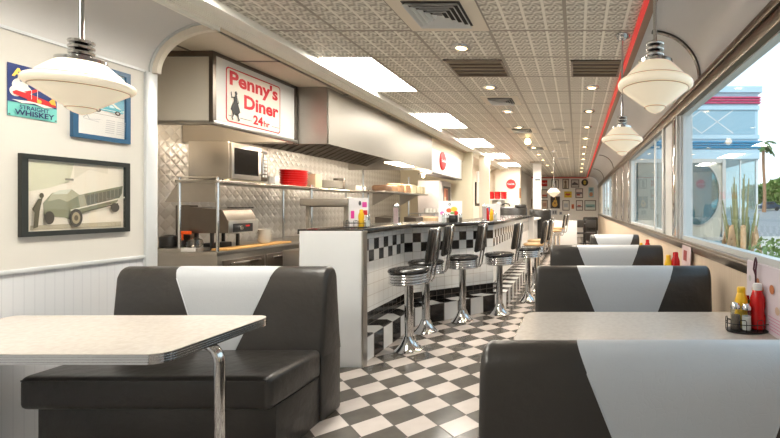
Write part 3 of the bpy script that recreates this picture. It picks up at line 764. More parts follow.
pic(550.5, 196.5, 560, 208.5, 'framed golden guitar print on black below the pendant', (60, 46, 38), [('ell', (222, 172, 72), .45, .35, .3, .24), ('ell', (226, 180, 84), .5, .58, .2, .16), ('rect', (200, 150, 70), .47, .6, .56, .98), ('ell', (120, 70, 30), .47, .45, .09, .07)])
pic(562.5, 200.3, 569.5, 210.5, 'framed white certificate in the bottom row', W_, [('rect', (196, 200, 204), .2, .3, .8, .7)])
pic(571.3, 204, 574.3, 209, 'small orange hanging ornament between two frames', (208, 130, 84), [('ell', (180, 80, 50), .5, .5, .3, .3)], None, name='wall_ornament')
pic(576, 200.3, 583, 210.5, 'framed print of red car under white sky in the bottom row', (232, 226, 222), [('rect', (150, 150, 150), .1, .3, .9, .42), ('rect', (190, 90, 80), .2, .4, .7, .52)])
pic(584.5, 200.3, 596, 210.5, 'wide framed turquoise landscape at the right of the bottom row', (224, 230, 226), [('rect', (150, 190, 190), .08, .3, .92, .6), ('rect', (120, 140, 140), .2, .3, .7, .42)])
pic(551.5, 209.5, 557.5, 215, 'small grey photograph pinned under the guitar print', (200, 200, 202), [('rect', (120, 122, 128), .15, .2, .45, .8), ('rect', (120, 122, 128), .55, .2, .85, .8)], None, name='photograph')
pic(559, 211.5, 562.5, 215, 'smaller grey photograph beside the pinned one', (196, 198, 200), [('rect', (110, 112, 120), .2, .2, .8, .8)], None, name='photograph')
pic(519.3, 188, 521, 198, 'narrow gilt-framed picture at the edge of the cream wall corner', (170, 120, 60), [('rect', (120, 60, 40), .2, .2, .8, .8)], frt, Y=15.59, b=.01)

# ------------------------------------------------------------------ posters on the left wall
X = XL
y0, zb = atx(6.5, 113, X); y1, zt = atx(56, 75.5, X); z1 = 2.228; z0 = 1.925
t_ = thing('metal_poster', (X, (y0+y1)/2, z0), 'blue whiskey poster with a red airplane behind the left pendant', 'poster')
p = Print((X+.003, y0, z0), (0, 1, 0), (0, 0, 1), y1-y0, z1-z0)
p.sheet((34, 52, 110)); p.rect((116, 196, 186), 0, 0, 1, .27)
p.ell((224, 222, 214), .24, .6, .16, .14); p.ell((224, 222, 214), .15, .48, .12, .1); p.ell((224, 222, 214), .33, .5, .14, .12); p.ell((224, 222, 214), .25, .72, .07, .1)
p.rect((60, 84, 140), .22, .68, .27, .75)
p.poly((196, 34, 38), [(.08, .46), (.15, .5), (.45, .47), (.8, .4), (.97, .33), (.97, .3), (.6, .31), (.3, .38), (.1, .42)])
p.poly((210, 40, 44), [(.3, .5), (.62, .62), (.66, .6), (.4, .46)]); p.poly((196, 34, 38), [(.35, .34), (.72, .26), (.76, .29), (.4, .39)])
p.rect((240, 236, 228), .44, .38, .45, .56); p.rect((240, 236, 228), .56, .36, .57, .6)
p.ell((238, 190, 70), .6, .36, .05, .04); p.poly((238, 170, 60), [(.8, .4), (.92, .5), (.95, .34), (.85, .35)])
p.poly((226, 224, 216), [(.05, .31), (.25, .27), (.5, .3), (.7, .25), (.9, .28), (.7, .31), (.4, .33)])
p.text((244, 196, 96), 'Au', .05, .76, .05, .095, .03)
p.text((28, 52, 96), 'STRAIGHT', .2, .155, .024, .14, .02); p.text((24, 40, 90), 'WHISKEY', .1, .04, .03, .19, .03)
p.done('print', t_)
for a, c in ((.03, .03), (.97, .03)): pass
put('screw', MB().box(X+.004, X+.009, y0+.004, y0+.010, z0+.006, z0+.012), steeld, t_); put('screw', MB().box(X+.004, X+.009, y1-.010, y1-.004, z0+.006, z0+.012), steeld, t_)

def car(p, ox, oy, sx, sy, body, dk, glassc, tyre=(50, 48, 44)):
    q = lambda pts: [(ox+a*sx, oy+b*sy) for a, b in pts]
    p.poly(body, q([(0, .25), (0, .42), (.08, .5), (.3, .55), (.4, .78), (.66, .8), (.78, .58), (.98, .52), (1, .3), (.97, .22), (.05, .2)]))
    p.poly(glassc, q([(.33, .56), (.42, .74), (.52, .75), (.52, .56)])); p.poly(glassc, q([(.55, .56), (.55, .75), (.65, .75), (.73, .57)]))
    p.poly(dk, q([(.02, .34), (.98, .36), (.98, .32), (.02, .3)]))
    for cx in (.2, .8): p.ell(tyre, ox+cx*sx, oy+.2*sy, .09*sx, .17*sy); p.ell((190, 190, 186), ox+cx*sx, oy+.2*sy, .045*sx, .085*sy)
# blue framed advert
y0, y1, z0, z1 = 2.776, 3.134, 1.852, 2.358
t_ = thing('framed_picture', (X, (y0+y1)/2, z0), 'blue-framed advert with a turquoise car, hung above the large car drawing', 'picture')
put('frame', frame_mb((X+.001, y0, z0), (0, 1, 0), (0, 0, 1), y1-y0, z1-z0, .03, .022), noisy('blue_frame', (38, 84, 118), .35), t_)
p = Print((X+.006, y0+.02, z0+.02), (0, 1, 0), (0, 0, 1), y1-y0-.04, z1-z0-.04); p.sheet((222, 218, 212))
p.rect((126, 178, 196), .04, .44, .96, .96); p.poly((230, 224, 208), [(.04, .44), (.04, .6), (.5, .7), (.7, .55), (.96, .44)]); p.poly((196, 160, 130), [(.04, .8), (.5, .74), (.5, .9), (.04, .95)])
car(p, .28, .36, .66, .19, (84, 172, 184), (226, 232, 230), (200, 222, 226)); p.line((120, 90, 80), .12, .34, .94, .34, .002)
p.line((150, 146, 150), .13, .25, .2, .3, .003); p.line((150, 146, 150), .2, .3, .24, .24, .003); p.line((150, 146, 150), .24, .24, .45, .26, .002); p.line((150, 146, 150), .13, .24, .42, .22, .002)
for k in range(7): p.rect((186, 182, 182), .54, .08+k*.03, .72, .09+k*.03); p.rect((186, 182, 182), .76, .08+k*.03, .94, .09+k*.03)
p.done('print', t_); put('glazing', MB().box(X+.0185, X+.0195, y0+.03, y1-.03, z0+.03, z1-.03), glass('picture_glass', refl=.5), t_)
# large car drawing
y0, y1, z0, z1 = 2.517, 3.127, 1.224, 1.714
t_ = thing('framed_picture', (X, (y0+y1)/2, z0), 'large black-framed drawing of an old green car on the left wall', 'picture')
put('frame', frame_mb((X+.001, y0, z0), (0, 1, 0), (0, 0, 1), y1-y0, z1-z0, .03, .025), noisy('black_frame', (34, 36, 32), .35), t_)
p = Print((X+.006, y0+.02, z0+.02), (0, 1, 0), (0, 0, 1), y1-y0-.04, z1-z0-.04); p.sheet((218, 208, 190))
p.poly((196, 192, 164), [(.04, .55), (.04, .97), (.45, .97), (.4, .7), (.2, .6)]); p.poly((206, 196, 176), [(.45, .75), (.6, .9), (.8, .85), (.8, .97), (.45, .97)])
p.poly((176, 164, 140), [(.05, .04), (.95, .04), (.95, .12), (.05, .1)])
p.poly((128, 126, 98), [(.17, .22), (.16, .4), (.24, .54), (.42, .6), (.5, .52), (.55, .54), (.97, .68), (.96, .56), (.9, .42), (.55, .26), (.42, .16), (.35, .2)])
p.poly((168, 162, 134), [(.24, .54), (.42, .6), (.5, .52), (.38, .42), (.3, .46), (.2, .42)]); p.poly((196, 196, 176), [(.24, .52), (.3, .58), (.42, .6), (.38, .53)])
p.poly((104, 98, 82), [(.52, .5), (.95, .64), (.93, .5), (.55, .34)]); p.poly((160, 152, 128), [(.48, .5), (.54, .54), (.58, .34), (.5, .34)])
for k in range(9): p.line((142, 134, 112), .56+k*.043, .37+k*.018, .56+k*.043, .51+k*.015, .003)
p.line((216, 210, 190), .4, .3, .98, .5, .008); p.line((96, 90, 74), .42, .24, .9, .4, .008)
p.ell((66, 60, 50), .45, .19, .065, .13); p.ell((150, 138, 112), .45, .19, .04, .085); p.ell((90, 80, 62), .45, .19, .02, .04)
p.ell((66, 60, 50), .2, .2, .045, .09); p.ell((70, 64, 54), .86, .34, .05, .07)
p.poly((82, 76, 58), [(.06, .06), (.1, .08), (.115, .3), (.14, .47), (.1, .45), (.05, .32), (.07, .27)]); p.ell((82, 76, 58), .13, .5, .02, .035)
p.rect((130, 126, 112), .34, .72, .42, .75)
p.done('print', t_); put('glazing', MB().box(X+.0195, X+.0205, y0+.03, y1-.03, z0+.03, z1-.03), MATS.get('pg') or glass('picture_glazing', refl=.6), t_)

# ------------------------------------------------------------------ kitchen
KX = -3.6
# sign box
canp = noisy('canopy_lightened', (222, 214, 200), .45, scale=2, amt=.03)  # hood colour lightened here to make up for the unlit end face
t_ = thing('sign_canopy', (-3.6, 4.1, 2.11), 'grey sheet-metal canopy box carrying the diner sign', 'canopy')
put('front_panel', MB().box(-3.17, -3.15, 3.745, 4.84, 2.14, 2.74), canp, t_); put('end_panel', MB().box(-4.39, -3.17, 3.745, 3.765, 2.14, 2.74), canp, t_); put('end_panel', MB().box(-4.39, -3.17, 4.82, 4.84, 2.12, 2.74), hoodm, t_)
e = MB().box(-4.39, -3.135, 3.73, 3.75, 2.70, 2.745).box(-3.165, -3.13, 3.725, 3.76, 2.13, 2.745).box(-3.16, -3.13, 3.745, 4.84, 2.715, 2.745).box(-3.16, -3.13, 4.82, 4.85, 2.1, 2.745)
put('edge_trim', e, steeld, t_)
put('lip', MB().box(-3.19, -3.12, 3.725, 4.85, 2.115, 2.145, .005).box(-4.39, -3.19, 3.725, 3.79, 2.115, 2.145, .005), steel, t_)
for y in (3.98, 4.5): put('added_bulb', MB().lathe([(0, 2.30), (.03, 2.31), (.03, 2.36), (.015, 2.4)], -3.24, y, 14), hoodl, t_)  # unseen bulbs added behind the front panel to brighten the kitchen
X = -3.145
so = Print((X, 3.765, 2.15), (0, 1, 0), (0, 0, 1), 1.05, .565); so.sheet((232, 230, 226), .004)
def uvp(y, z): return (y-3.765)/1.05, (z-2.15)/.565
def rrect(y0, y1, z0, z1, r):
    P = []
    for cy, cz, a in ((y1-r, z1-r, 0), (y0+r, z1-r, PI/2), (y0+r, z0+r, PI), (y1-r, z0+r, 1.5*PI)):
        for i in range(6): P.append(uvp(cy+r*math.cos(a+PI/2*i/5), cz+r*math.sin(a+PI/2*i/5)))
    return P
so.poly((206, 30, 40), rrect(3.875, 4.585, 2.17, 2.665, .035)); so.poly((244, 232, 218), rrect(3.886, 4.574, 2.181, 2.654, .028))
R_ = (212, 20, 36)
u, v = uvp(3.915, 2.515); so.text(R_, "Penny's", u, v, .125, .63, .035)
u, v = uvp(4.085, 2.335); so.text(R_, 'Diner', u, v, .125, .47, .035)
u, v = uvp(4.20, 2.208); so.text(R_, '24', u, v, .085, .13, .04); u, v = uvp(4.34, 2.208); so.text(R_, 'hr', u, v, .06, .085, .02)
K = (30, 26, 26)
for (a, c) in ((3.90, 3.93), (4.03, 4.18), (4.45, 4.56)): u, v = uvp(a, 2.228); u2, _ = uvp(c, 2.228); so.line(K, u, v, u2, v, .005)
def fig(pts, c=K): so.poly(c, [uvp(3.915+a*.12, 2.2+b*.26) for a, b in pts])
fig([(.45, .98), (.6, 1.02), (.72, .95), (.66, .86), (.5, .86)]); fig([(.45, .86), (.68, .86), (.75, .6), (.4, .6)])
fig([(.4, .62), (.75, .62), (.98, .3), (.8, .22), (.55, .18), (.05, .34)]); fig([(.45, .8), (.5, .72), (.2, .78), (.12, .96), (.05, .92), (.12, .72)])
fig([(.7, .8), (.85, .62), (.7, .55), (.66, .6), (.76, .63)]); fig([(.3, .3), (.42, .3), (.3, .12), (.2, .02), (.12, .05), (.22, .14)]); fig([(.62, .25), (.76, .25), (.82, .08), (.92, .04), (.9, .0), (.74, .03)])
so.ell(K, *uvp(3.94, 2.2), .008, .014); so.ell(K, *uvp(4.01, 2.2), .008, .014)
tag(so.done('diner_sign'), "white sign panel with red Penny's Diner 24 hr lettering above the kitchen", 'sign')
# hood
t_ = thing('range_hood', (-3.4, 6.6, 2.11), 'long grey steel exhaust hood over the kitchen line', 'hood')
put('front_panel', MB().box(-2.83, -2.80, 4.86, 8.36, 2.11, 2.745), hoodm, t_)
put('end_panel', MB().box(-4.39, -2.80, 4.855, 4.88, 2.11, 2.745), steel, t_)['label'] = 'brushed steel end of the hood'
put('end_panel', MB().box(-4.39, -2.83, 8.33, 8.36, 2.11, 2.745), steel, t_)
for y in (5.3, 6.2): put('added_bulb', MB().lathe([(0, 2.30), (.03, 2.31), (.03, 2.36), (.015, 2.4)], -2.93, y, 14), hoodl, t_)  # more added bulbs, hidden behind the hood front
fl = MB(); fl.prof_x([[(-3.3, 4.88, 2.55), (-4.05, 4.88, 2.2), (-4.05, 4.88, 2.18), (-3.3, 4.88, 2.53)], [(-3.3, 8.33, 2.55), (-4.05, 8.33, 2.2), (-4.05, 8.33, 2.18), (-3.3, 8.33, 2.53)]])
for k in range(22): y = 4.95+k*.15; fl.prof_x([[(-3.32, y, 2.535), (-4.03, y, 2.195), (-4.03, y, 2.175), (-3.32, y, 2.515)], [(-3.32, y+.02, 2.535), (-4.03, y+.02, 2.195), (-4.03, y+.02, 2.175), (-3.32, y+.02, 2.515)]])
put('grease_filters', fl, steeld, t_)
put('lamp', MB().box(-3.2, -3.0, 7.2, 8.0, 2.13, 2.15), hoodl, t_)['label'] = 'glowing lamp strip under the hood'
# white panel with red oval
t_ = thing('menu_canopy', (-2.95, 9.4, 2.08), 'white canopy panel beyond the hood with a red round emblem', 'canopy')
put('panel', MB().box(-3.05, -2.82, 8.40, 10.6, 2.08, 2.545), white, t_)
put('underside', MB().box(-3.06, -2.81, 8.40, 10.6, 2.05, 2.08), steeld, t_); put('added_bulb_arm', MB().box(-3.4, -3.05, 9.28, 9.32, 2.1, 2.12), steeld, t_); put('added_bulb', MB().lathe([(0, 2.03), (.03, 2.045), (.03, 2.09), (.015, 2.11)], -3.3, 9.3, 14), hoodl, t_)  # arm and bulb added to lighten the dark wall beyond the hood
yy, zz = atx(442.3, 161, -2.82); round_sign(0, zz, yy, .19, 'round red emblem on the white canopy panel', 'round_sign', word='Coca-Cola', plane='x', X=-2.82)
# worktop
t_ = thing('kitchen_worktop', (-3.85, 6, 0), 'long stainless worktop with cupboard doors in the kitchen', 'counter')
put('body', MB().box(-4.39, KX-.02, 4.36, 10.7, .1, .91), steel, t_)
put('worktop', MB().box(-4.39, KX, 4.33, 10.75, .91, .95, .004), steel, t_)
put('kick', MB().box(-4.39, KX-.06, 4.4, 10.7, 0, .1), dark, t_)
for k in range(5):
    y = 4.42+k*.62
    d = put('door', MB().box(KX-.02, KX-.004, y, y+.58, .16, .85, .004), steeld, t_)
    put('handle', MB().box(KX-.004, KX+.02, y+.08, y+.5, .80, .82, .004), chrome, d)
# wall shelf
t_ = thing('wall_shelf', (-3.8, 6, 1.64), 'long stainless shelf on chrome posts under the canopy', 'shelf')
put('shelf_board', MB().box(-4.02, KX, 4.33, 7.6, 1.645, 1.672, .003), steel, t_)
put('edge_rail', MB().tube([(KX+.005, 4.34, 1.655), (KX+.005, 7.6, 1.655)], .009, 8), chrome, t_)
put('edge_rail', MB().tube([(KX+.005, 4.34, 1.70), (-4.0, 4.34, 1.70)], .006, 8), chrome, t_)
for y in (4.36, 5.9, 7.5):
    for x in (KX-.015, -4.0): put('post', MB().cyl(x, y, .95, 1.70, .014, seg=12), chrome, t_)
ee = MB(); ee.prof_x([[(-4.02, 4.36, 1.64), (KX-.04, 4.36, 1.64), (KX-.04, 4.36, 1.45), (-4.15, 4.36, 1.45)], [(-4.02, 4.37, 1.64), (KX-.04, 4.37, 1.64), (KX-.04, 4.37, 1.45), (-4.15, 4.37, 1.45)]])
put('side_panel', ee, steel, t_)
# microwave
t_ = thing('microwave_oven', (-3.83, 4.85, 1.67), 'steel microwave oven on the shelf below the diner sign', 'microwave')
my0, my1 = 4.48, 5.02
put('body', MB().box(-4.02, KX+.0, my0, my1, 1.69, 2.08, .006), steel, t_)
put('door', MB().box(KX, KX+.03, my0+.005, my1-.12, 1.695, 2.07, .006), steel, t_)
put('door_window', MB().box(KX+.03, KX+.034, my0+.035, my1-.17, 1.745, 2.02), pm('oven_glass', (14, 13, 12), .12, spec=.25), t_)
put('handle', MB().tube([(KX+.03, my1-.135, 1.76), (KX+.06, my1-.135, 1.78), (KX+.06, my1-.135, 2.0), (KX+.03, my1-.135, 2.02)], .008, 8), chrome, t_)
cp = put('control_panel', MB().box(KX, KX+.025, my1-.115, my1-.005, 1.695, 2.07, .004), steeld, t_)
for i in range(6):
    for j in range(2): put('button', MB().box(KX+.025, KX+.03, my1-.095+j*.04, my1-.07+j*.04, 1.74+i*.04, 1.765+i*.04), alum, cp)
put('display', MB().box(KX+.025, KX+.03, my1-.095, my1-.03, 2.0, 2.04), blackp, cp)
for y in (my0+.05, my1-.05): put('foot', MB().box(-3.7, -3.66, y-.015, y+.015, 1.672, 1.69), blackp, t_)
tag(put('keypad_strip', MB().box(-3.64, -3.60, my0-.02, my1-.03, 1.672, 1.689, .003), creamp), 'cream strip tray under the front edge of the microwave', 'tray')
# toaster
t_ = thing('conveyor_toaster', (-3.8, 4.8, .95), 'steel conveyor toaster with a black control dial on the worktop', 'toaster')
ty0, ty1 = 4.47, 4.87
put('body', MB().prof_x([[(-4.0, y, 1.13), (KX, y, 1.13), (KX, y, 1.25), (KX-.06, y, 1.37), (-4.0, y, 1.40)] for y in (ty0, ty1)]), steeld, t_)
put('front', MB().box(KX-.0, KX+.012, ty0, ty1, 1.12, 1.26, .003), steel, t_)
put('control_panel', MB().box(KX+.012, KX+.016, ty0+.05, ty1-.08, 1.135, 1.225), blackp, t_)
put('dial', MB().lathe([(.026, 0), (.024, .02), (0, .022)], 0, 0, 20, mat=Matrix.Translation((KX+.016, ty0+.14, 1.18)) @ Matrix.Rotation(PI/2, 4, 'Y')), chrome, t_)
put('indicator', MB().box(KX+.016, KX+.019, ty0+.22, ty0+.27, 1.19, 1.205), redp, t_)
g = MB()
for k in range(9): g.box(KX-.20, KX-.04, ty0+.04+k*.045, ty0+.05+k*.045, 1.385, 1.40)
put('wire_rack', g, chrome, t_)
for x in (-3.95, -3.79):
    for y in (ty0+.03, ty1-.03): put('leg', MB().box(x-.012, x+.012, y-.012, y+.012, .95, 1.13), blackp, t_)
tag(put('steel_pan', MB().box(-3.93, -3.82, 4.55, 4.8, .952, 1.02, .01), blackp), 'black pan under the conveyor toaster', 'pan')
# warmer box left of toaster, behind
tag(put('steel_container', MB().box(-4.22, -4.06, 4.55, 4.65, .951, 1.42, .01), steeld), 'tall grey steel container beside the toaster', 'container')
# stack of bowls, boards
bw = put('bowl', MB().lathe([(.03, 0), (.05, .004), (.075, .04), (.078, .045), (.072, .042), (.045, .01), (0, .008)], 0, 0, 28), plate); bw.location = (-3.67, 5.09, .975)
tag(bw, 'bottom bowl of the white stack right of the toaster', 'bowl', 'white bowls stacked on the worktop')
for k, w_ in enumerate(('second bowl from the bottom of the white stack', 'third bowl from the bottom of the white stack', 'fourth bowl up in the white stack by the toaster', 'top bowl of the white stack right of the toaster')):
    c = bw.copy(); C.objects.link(c); c.location = (-3.67, 5.09, .975+.03*(k+1)); c['label'] = w_
tag(put('cutting_board', MB().box(-3.755, -3.59, 4.45, 5.45, .951, .974, .004), wood), 'long wooden cutting board along the front of the worktop', 'cutting board')
# bags, bottle, tray at left
t_ = thing('spray_bottle', (-3.72, 4.14+.3, .95), 'bottle with bright orange trigger head at the left of the kitchen', 'bottle')
bx, by = -4.03, 4.42
put('bottle', MB().lathe([(.035, .952), (.037, .96), (.037, 1.05), (.018, 1.09), (.014, 1.10)], bx, by, 20), clear, t_)
orr = pm('orange_plastic', (246, 92, 20), .4)
put('trigger_head', MB().box(bx-.02, bx+.09, by-.015, by+.015, 1.12, 1.155, .006).box(bx-.02, bx+.01, by-.012, by+.012, 1.06, 1.14, .005), orr, t_)
pmb = MB(); pmb.lathe([(0, 0), (.06, .005), (.085, .04), (.075, .09), (.03, .115), (0, .118)], 0, 0, 14)
for v in pmb.bm.verts: v.co += Vector((random.uniform(-.008, .008),)*3)
o = put('food_bag', pmb, glass('bag_plastic', (.8, .78, .74), .15, 3), origin=(0, 0, 0)); o.location = (-3.89, 4.41, .987); o.scale = (.8, .75, .85)
tag(o, 'clear plastic bag of food beneath the orange trigger head', 'bag')
tag(put('black_pot', MB().lathe([(.07, .99), (.075, 1.0), (.075, 1.09), (.07, 1.10), (.03, 1.115), (0, 1.118)], -4.17, 4.43, 24), blackp), 'black lidded pot at the left edge of the worktop', 'pot')
tag(put('steel_tray', MB().box(-4.3, -3.8, 4.34, 4.5, .951, .985, .004), steel), 'shallow steel tray holding the bag and pot', 'tray')
tag(put('label_box', MB().box(-3.96, -3.82, 4.331, 4.339, .952, .99, .001), white), 'small white label box at the corner of the worktop', 'box')
# red baskets on the shelf
def basket(x, y, z, label, w=.115, l=.15, grp='red baskets on the kitchen shelf', h=.055):
    m = MB().lathe([(.8, z), (.95, z+h*.9), (1.0, z+h*.92), (1.0, z+h), (.93, z+h), (.78, z+h*.15), (0, z+h*.12)], x, y, 32, sx=w, sy=l)
    return tag(put('plastic_basket', m, redp, smooth=50), label, 'basket', grp)
by = atx(294, 0, -3.76)[0]
for k, lb in enumerate(('bottom red basket of the stack on the kitchen shelf', 'second red basket up on the kitchen shelf', 'middle red basket of the kitchen stack', 'fourth red basket up on the kitchen shelf', 'fifth red basket up on the kitchen shelf', 'top red basket of the kitchen shelf stack')):
    basket(-3.76, by, 1.674+.031*k, lb, .15, .2)
tag(put('storage_box', MB().box(-3.85, -3.62, 6.0, 6.16, 1.674, 1.86, .01), creamp), 'cream box right behind the red baskets', 'box')
tag(put('napkin_box', MB().box(-3.72, -3.62, 5.2, 5.28, 1.674, 1.77, .01), white), 'small white box between the microwave and the red baskets', 'box')
pl = put('plate', MB().lathe([(.07, 0), (.08, .003), (.13, .018), (.128, .022), (.07, .008), (0, .008)], 0, 0, 32), plate); pl.location = (-3.78, 6.62, 1.674); pl.scale = (1.3, 1.7, 1.2)
tag(pl, 'lowest white plate in the stack right of the cream box', 'plate', 'white plates on the kitchen shelf')
for k in range(7):
    c = pl.copy(); C.objects.link(c); c.location = (-3.78, 6.62, 1.674+.014*(k+1)); c['label'] = 'white plate %s in the stack right of the cream box' % ['second from the bottom', 'third from the bottom', 'fourth from the bottom', 'fifth from the bottom', 'sixth from the bottom', 'just under the top one', 'on top'][k]
tag(put('saucepan', MB().lathe([(.08, 1.674), (.085, 1.68), (.085, 1.86), (.08, 1.86)], -3.84, 7.0, 24), steeld), 'dark pan standing behind the white plates', 'pan')
tag(put('pan_lid', MB().lathe([(.12, 0), (.11, .02), (.0, .03)], 0, 0, 28, mat=Matrix.Translation((-3.99, 6.5, 1.82)) @ Matrix.Rotation(1.2, 4, 'Y')), steel), 'round metal lid leaning on the wall behind the plates', 'lid')
tag(put('food_box', MB().box(-3.85, -3.65, 7.15, 7.5, 1.674, 1.76, .01), plate), 'low white box at the end of the plate shelf', 'box')
# heat lamp bar
t_ = thing('heat_lamp', (-2.95, 5.05, 1.0), 'beige heat lamp bar on posts behind the counter end', 'heat lamp')
hx0, hz1 = aty(299.5, 198.5, 5.05); hx1, _ = aty(348, 198.5, 5.05)
put('lamp_bar', MB().box(hx0, hx1, 5.05, 5.2, hz1-.085, hz1, .008), hoodm, t_)
for x in (hx0+.06, hx1-.06): put('post', MB().box(x-.018, x+.018, 5.1, 5.14, .9, hz1-.08), hoodm, t_)
put('heating_coil', MB().tube([(hx0+.05, 5.12, hz1-.09), (hx1-.05, 5.12, hz1-.09)], .008, 8), steeld, t_)
tag(put('service_cabinet', MB().box(-3.4, -2.62, 5.0, 6.6, 0, .9, .01), steel), 'stainless service cabinet behind the counter carrying the heat lamp', 'cabinet')
# second shelf with cartons
t_ = thing('pass_shelf', (-3.2, 7.8, 0), 'stainless pass shelf with slanted brackets under the hood', 'shelf')
put('shelf_board', MB().box(-3.4, -3.0, 6.8, 8.75, 1.63, 1.655, .003), steel, t_)
for y in (6.84, 8.7): put('post', MB().cyl(-3.38, y, .95, 2.0, .014, seg=10), chrome, t_)
for y in (7.2, 8.3): put('bracket', MB().prof_x([[(-3.4, y, 1.63), (-3.02, y, 1.63), (-3.4, y, 1.42)], [(-3.4, y+.012, 1.63), (-3.02, y+.012, 1.63), (-3.4, y+.012, 1.42)]]), steel, t_)
tag(put('prep_table', MB().box(-3.45, -2.95, 6.7, 9.6, 0, .95, .006), steel), 'stainless prep table under the pass shelf', 'table')
cl = ['round brown bread loaf at the left of the pass shelf', 'brown loaf next to the round one on the pass shelf', 'brown paper bag of buns on the pass shelf', 'tan carton in the middle of the pass shelf', 'pale carton next to the tan one', 'pale bread bag near the end of the pass shelf', 'cream bag at the far end of the pass shelf']
for k, lb in enumerate(cl):
    y = 6.95+k*.26; m = carton if k in (1, 2, 3) else (creamp if k > 3 else noisy('loaf_brown', (112, 84, 62), .7))
    hgt_ = (.10, .11, .15, .14, .16, .15, .15)[k]
    tag(put('bread_bag' if k not in (3, 4) else 'carton', MB().box(-3.3, -3.05, y, y+.22, 1.656, 1.656+hgt_, .035 if k not in (3, 4) else .008, 3), m), lb, 'bread' if k not in (3, 4) else 'box', 'goods on the pass shelf')
# cups shelf
t_ = thing('cup_shelf', (-3.2, 9.1, 1.2), 'low steel cup shelf left of the tall white refrigerator', 'shelf')
cz = 1.28
put('shelf_board', MB().box(-3.4, -3.0, 8.8, 9.75, cz-.02, cz), steel, t_)
for y in (8.85, 9.7): put('post', MB().cyl(-3.2, y, .95, cz-.02, .015, seg=10), chrome, t_)
cu_ = put('mug', MB().lathe([(.035, 0), (.04, .004), (.044, .09), (.04, .09), (.036, .01), (0, .01)], 0, 0, 24), plate); cu_.location = (-3.1, 8.92, cz)
tag(cu_, 'leftmost white mug on the cup shelf', 'mug', 'white mugs on the cup shelf')
for k, y in enumerate((9.14, 9.36, 9.6)):
    c = cu_.copy(); C.objects.link(c); c.location = (-3.1, y, cz); c['label'] = ['second white mug from the left on the cup shelf', 'third white mug from the left on the cup shelf', 'rightmost white mug on the cup shelf'][k]
# refrigerator
t_ = thing('refrigerator', (-3.35, 10.2, 0), 'tall pale refrigerator with a dark glass door at the end of the kitchen', 'refrigerator')
put('body', MB().box(-3.6, -3.1, 9.8, 10.6, 0, 2.0, .01), noisy('pale_enamel', (206, 198, 196), .35), t_)
put('door', MB().box(-3.1, -3.07, 9.82, 10.58, .05, 1.97, .006), MATS['pale_enamel'], t_)
put('door_window', MB().box(-3.07, -3.066, 9.95, 10.5, 1.45, 1.88), blackp, t_)
pp = Print((-3.064, 9.98, 1.5), (0, 1, 0), (0, 0, 1), .3, .33); pp.sheet((190, 120, 90)); pp.rect((230, 190, 160), .1, .1, .5, .4); pp.rect((120, 50, 40), .55, .2, .9, .9); pp.done('sticker', t_)
# wedge display and tubs behind the counter (on a back bar)
t_ = thing('back_bar', (-2.3, 7.3, 0), 'stainless back bar behind the tiled counter', 'counter')
put('body', MB().box(-2.85, -2.35, 6.9, 10.2, 0, 1.0), steel, t_); put('worktop', MB().box(-2.87, -2.33, 6.88, 10.2, 1.0, 1.03), steel, t_)
for k, (px0, px1, yy, m, lb, nm) in enumerate(((375, 391, 6.95, steeld, 'dark steel tub left of the glass straw dispenser', 'steel_tub'), (404, 416, 7.6, steeld, 'grey steel bin under the mugs', 'steel_bin'), (418, 436, 8.3, noisy('tan_tray', (170, 146, 116), .6), 'tan slanted tray in front of the refrigerator', 'tray'))):
    xa, za = aty(px0, 217, yy); xb, _ = aty(px1, 217, yy)
    tag(put(nm, MB().prof_x([[(xa, yy, 1.03), (xb, yy, 1.03), (xb, yy, za-.02), (xa, yy, za+.0)], [(xa, yy+.35, 1.03), (xb, yy+.35, 1.03), (xb, yy+.35, za-.01), (xa, yy+.35, za+.02)]]), m, smooth=0), lb, 'container')
# far end machine with red baskets
t_ = thing('drink_dispenser', (-2.4, 12.4, 0), 'steel drink station carrying red baskets beyond the counter', 'drink dispenser')
fx0, fz = aty(486, 199, 12.2); fx1, _ = aty(505, 199, 12.2)
put('cabinet', MB().box(fx0, fx1, 12.2, 12.9, 0, 1.15, .01), steel, t_); put('tower', MB().box(fx0+.15, fx1-.1, 12.3, 12.8, 1.15, fz-.02, .02), steel, t_)
put('shelf', MB().box(fx0-.02, fx1+.02, 12.15, 12.9, fz-.03, fz), white, t_)
put('spout', MB().tube([(fx1-.1, 12.25, 1.45), (fx1, 12.2, 1.5), (fx1+.12, 12.15, 1.48), (fx1+.14, 12.15, 1.42)], .02, 8), blackp, t_)
for j in range(3):
    for k in range(3): basket(fx0+.10+.18*j, 12.45, fz+.002+.066*k, 'red basket, %s of the %s pile on the drink station' % (['bottom', 'middle', 'top'][k], ['left', 'middle', 'right'][j]), .088, .13, 'red baskets on the drink station', .075)
t_ = thing('wall_tube_lamp', (-2.64, 10.75, 1.5), 'slim white tube lamp with dark holder on the beige kitchen end wall', 'lamp')
tx, tz1 = aty(477.5, 171.5, 10.75); 
struct('wall_kitchen_end_return', MB().box(-2.62, -2.35, 11.6, 11.7, 0, 2.78), cream)
tx, tz1 = aty(477.3, 171.5, 11.58); _, tz0 = aty(477.3, 206, 11.58); _, tzm = aty(0, 182, 11.58)
t_.location = (tx, 11.57, tz0)
put('tube', MB().cyl(tx+.02, 11.56, tzm, tz1, .035), white, t_); put('holder', MB().box(tx-.06, tx-.02, 11.56, 11.6, tz0, tzm), blackp, t_); put('wall_box', MB().box(tx-.05, tx+.06, 11.54, 11.6, tz0, tz0+.07), steeld, t_)

